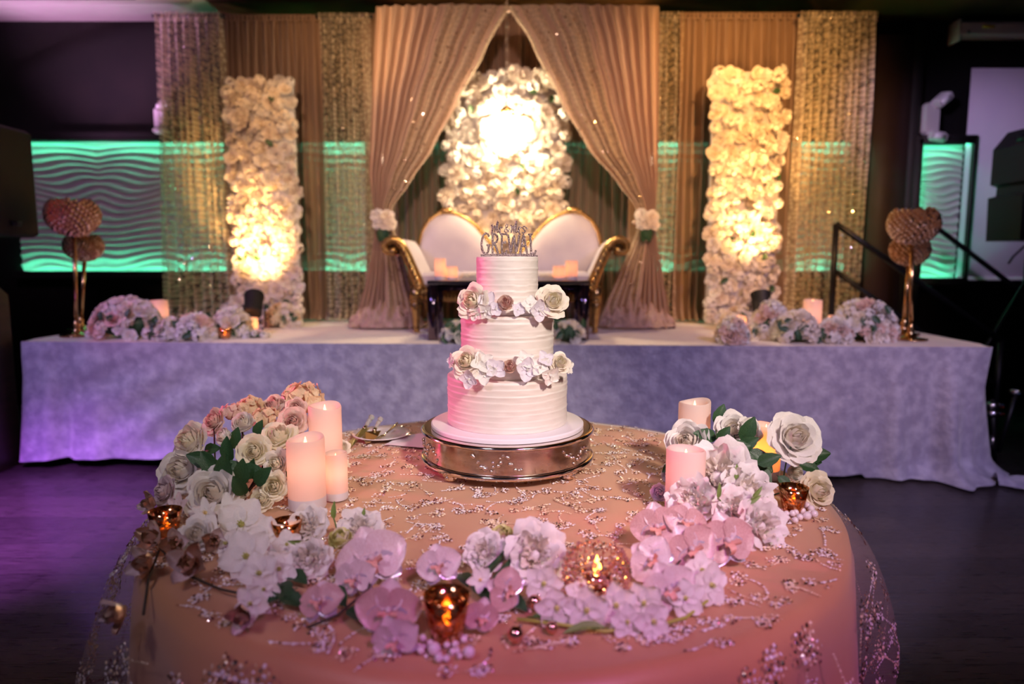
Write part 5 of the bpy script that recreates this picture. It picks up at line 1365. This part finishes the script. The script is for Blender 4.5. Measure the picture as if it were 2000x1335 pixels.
for px, w, h, Y, lb in ((859, 22, 42, .20, 'tallest candle on the left of the coffee table'), (883, 21, 27, .16, 'shorter candle on the left of the coffee table'), (1092, 23, 28, .16, 'shorter candle on the right of the coffee table'), (1117, 24, 38, .18, 'tallest candle on the right of the coffee table'), (872, 14, 24, .30, 'thin candle behind the pair on the left of the coffee table')):
    candle(px, 548, w, h, CT.z, lb, 2.0, Yat=CT.y + Y, seed=int(px), wav=.002, color=(1, .36, .12))

# ------------------------------------------------------------------ crystal globe candelabra
def globe(px, py, rpx, basepx, Y, label):
    c = PY(px, py, Y); R = rpx * depth(c) / FPX; bx = PY(basepx, 655, Y).x
    t = thing('crystal_globe_stand', label, 'candle stand', (bx, Y, ZS))
    zc = c.z - ZS; dx = c.x - bx
    s = MB(); s2 = MB(); N = 300
    for i in range(N):
        z = 1 - 2 * (i + .5) / N
        if z > .72: continue
        a = i * 2.39996; r = math.sqrt(1 - z * z); (s2 if rnd() < .35 else s).ico((dx + R * r * math.cos(a), R * r * math.sin(a), zc + R * .86 * z), R * ru(.10, .135))
    o = s.build('crystal_beads', 'crystal_gold', t, smooth=False); o['kind'] = 'stuff'
    o = s2.build('sparkling_beads', 'crystal_spark', t, smooth=False); o['kind'] = 'stuff'
    MB().lathe([(R * .2, -R * .66), (R * .5, -R * .44), (R * .6, 0), (R * .5, R * .40)], 24, Matrix.Translation((dx, 0, zc)), capb=True, capt=False).build('bowl', 'petal_bronze', t)
    MB().lathe([(.03, zc - R * .93), (.032, zc - R * .80), (.04, zc - R * .76)], 16, Matrix.Translation((dx, 0, 0))).build('collar', 'gold_pole', t)
    MB().tube([(0, 0, .06), (dx, 0, zc - R * .82)], .013, 12).build('pole', 'gold_pole', t)
    MB().lathe([(.10, 0), (.10, .008), (.05, .016), (.03, .03), (.018, .05), (.026, .07), (.014, .09), (.012, .12)], 24).build('foot', 'gold_pole', t)
globe(142, 420, 45, 150, 4.50, 'taller crystal globe on gold stem at the left of the stage')
globe(163, 480, 33, 160, 4.85, 'lower crystal globe on gold stem at the left of the stage')
globe(1784, 437, 44, 1778, 4.28, 'taller crystal globe on gold stem at the right of the stage')
globe(1777, 487, 34, 1764, 4.60, 'lower crystal globe on gold stem at the right of the stage')

# ------------------------------------------------------------------ stair rails right of the stage
def rail(label, pts, posts, low, Y):
    a = PY(*pts[0], Y); t = thing('stair_handrail', label, 'handrail', a)
    P2 = [PY(x, y, Y) - a for x, y in pts]
    MB().tube(P2, .022, 8).build('top_rail', 'black_metal', t)
    if low: MB().tube([PY(x, y, Y) - a for x, y in low], .018, 8).build('mid_rail', 'black_metal', t)
    for x, y in posts:
        q = PY(x, y, Y) - a; zb = (ZS if q.x < .3 else 0) - a.z
        MB().tube([q, V((q.x, q.y, zb))], .022, 8).build('post', 'black_metal', t)
rail('nearer black metal stair rail beside the right lace curtain', [(1633, 437), (1700, 484), (1760, 527), (1960, 668)], [(1633, 437), (1955, 664)], [(1633, 530), (1708, 584), (1950, 756)], 5.0)
rail('farther black metal stair rail in front of the projection screen', [(1800, 420), (1828, 443), (1966, 548), (2060, 620)], [(1800, 420)], None, 5.6)

# ------------------------------------------------------------------ loudspeakers and stands
def tube_thing(t, name, pts, r, m='black_metal'): return MB().tube(pts, r, 8).build(name, m, t)
p = PY(2010, 470, 5.15)
t = thing('speaker_stand', 'black tripod speaker stand in front of the projection screen', 'speaker stand', (p.x, 5.15, 0))
tube_thing(t, 'pole', [(0, 0, .75), (0, 0, p.z)], .018)
for a in (2.9, -.3, -1.7): tube_thing(t, 'leg', [(0, 0, 1.15), (.55 * math.cos(a), .35 * math.sin(a), .01)], .014)
tube_thing(t, 'cable', [(0, -.03, p.z - .03), (-.06, -.04, p.z - .04), (-.14, -.04, p.z - .12), (-.17, -.04, p.z - .17)], .008)
t = thing('loudspeaker', 'black loudspeaker on a stand at the right edge', 'speaker', (p.x, 5.15, p.z))
sh = PY(2010, 250, 5.15).z - p.z
prof = [(-.20, 0), (.22, 0), (.22, sh), (-.10, sh), (-.20, sh * .84), (-.20, sh * .52), (-.15, sh * .50), (-.15, sh * .42), (-.21, sh * .40)]
B = MB(); n = len(prof); B.add([(x, -.18, z) for x, z in prof] + [(x, .18, z) for x, z in prof], [tuple(range(n)), tuple(range(2 * n - 1, n - 1, -1))] + [(i, n + i, n + (i + 1) % n, (i + 1) % n) for i in range(n)])
B.build('cabinet', 'black_plastic', t, smooth=False)
MB().box((.04, -.185, sh * .5), (.32, .012, sh * .9), bevel=.004).build('grille', 'speaker_grille', t)
MB().box((-.17, -.10, sh * .90), (.03, .12, .05)).build('handle_recess', 'black_metal', t)
p = PY(-38, 462, 4.35)
t = thing('loudspeaker', 'black loudspeaker cut off by the left edge', 'speaker', (p.x, 4.35, p.z))
sh = PY(0, 245, 4.35).z - p.z
MB().box((0, 0, sh / 2), (.46, .40, sh), bevel=.02).build('cabinet', 'black_plastic', t, sharp=30)
MB().box((.0, -.204, sh / 2), (.40, .01, sh * .92), bevel=.003).build('grille', 'speaker_grille', t)
MB().box((.235, 0, sh * .12), (.012, .08, .03)).build('bracket', 'black_metal', t)
# booth with a slanted top at the left edge
xb = -3.17
t = thing('dj_booth', 'dark brown wooden booth with slanted top at the left edge', 'booth', (xb, 4.30, 0))
zb1 = PY(46, 575, 4.30).z
prof = [(-1.5, 0), (0, 0), (0, zb1), (-.20, zb1 + .14), (-1.5, zb1 + .16)]
B = MB(); n = len(prof); B.add([(0, y, z) for y, z in prof] + [(-1.0, y, z) for y, z in prof], [tuple(range(n)), tuple(range(2 * n - 1, n - 1, -1))] + [(i, n + i, n + (i + 1) % n, (i + 1) % n) for i in range(n)])
B.build('cabinet', 'booth_wood', t, smooth=False)
MB().box((-.5, -.85, zb1 + .168), (1.02, 1.28, .02), bevel=.005).build('counter', 'black_plastic', t)
tt = thing('mixer_case', 'rounded black equipment on the booth at the left edge', 'equipment', (xb - .22, 3.98, zb1 + .180))
MB().box((0, 0, .10), (.34, .30, .20), bevel=.06).build('case', 'black_plastic', tt, sharp=50)
for i in range(4): MB().lathe([(.016, 0), (.014, .02)], 10, xform((-.12 + i * .08, -.15, .12), (0, -1, 0))).build('knob', 'black_metal', tt)
MB().tube([(p.x - xb - .0 + .22 - .0, .37, -.0), (p.x - xb + .22, .37, p.z - zb1 - .18)], .02, 8).build('speaker_pole', 'black_metal', tt)
# chrome lighting stand and gear on the floor beyond the right corner of the stage
p = PY(1962, 880, 4.35)
t = thing('light_stand', 'chrome and black lighting stand beside the right stage corner', 'stand', (p.x, 4.35, 0))
a = PY(1985, 765, 4.35); tube_thing(t, 'pole', [PY(1950, 882, 4.35) - t.location, a - t.location], .014)
MB().box(a - t.location, (.07, .05, .03), bevel=.006).build('clamp', 'chrome', t)
for y in (790, 806): MB().box(PY(1938, y, 4.35) - t.location, (.10, .08, .035), bevel=.008).build('bracket', 'chrome', t)
tube_thing(t, 'foot_tube', [PY(1940, 850, 4.35) - t.location, PY(1936, 878, 4.35) - t.location], .016, 'chrome')
tube_thing(t, 'leg', [PY(1938, 780, 4.35) - t.location, PY(1942, 905, 4.35) - t.location], .016)
p = PY(1990, 900, 4.9)
t = thing('amplifier_rack', 'dark amplifier rack with small lit buttons beyond the stage', 'amplifier', (p.x + .30, 4.55, 0))
MB().box((0, 0, .42), (.62, .5, .84), bevel=.02).build('case', 'black_plastic', t, sharp=30)
for z, m in ((.24, 'chrome'), (.30, 'booth_wood'), (.16, 'booth_wood')): MB().box((.02, -.255, z), (.5, .012, .02)).build('rail', m, t)
mat('lamp_blue', (.1, .2, .5), .5, emit=(.08, .25, .7), estr=.8); mat('lamp_amber', (.5, .3, .05), .5, emit=(.9, .5, .06), estr=.8); mat('lamp_red', (.5, .03, .03), .5, emit=(.7, .05, .05), estr=.6)
for x, y, m in ((1944, 719, 'lamp_blue'), (1941, 733, 'lamp_amber'), (1942, 768, 'lamp_blue'), (1971, 802, 'lamp_red')):
    q = PY(x, y, 4.62) - t.location; MB().ball((q.x, -.26, q.z), .012, 8, 6).build('indicator', m, t)
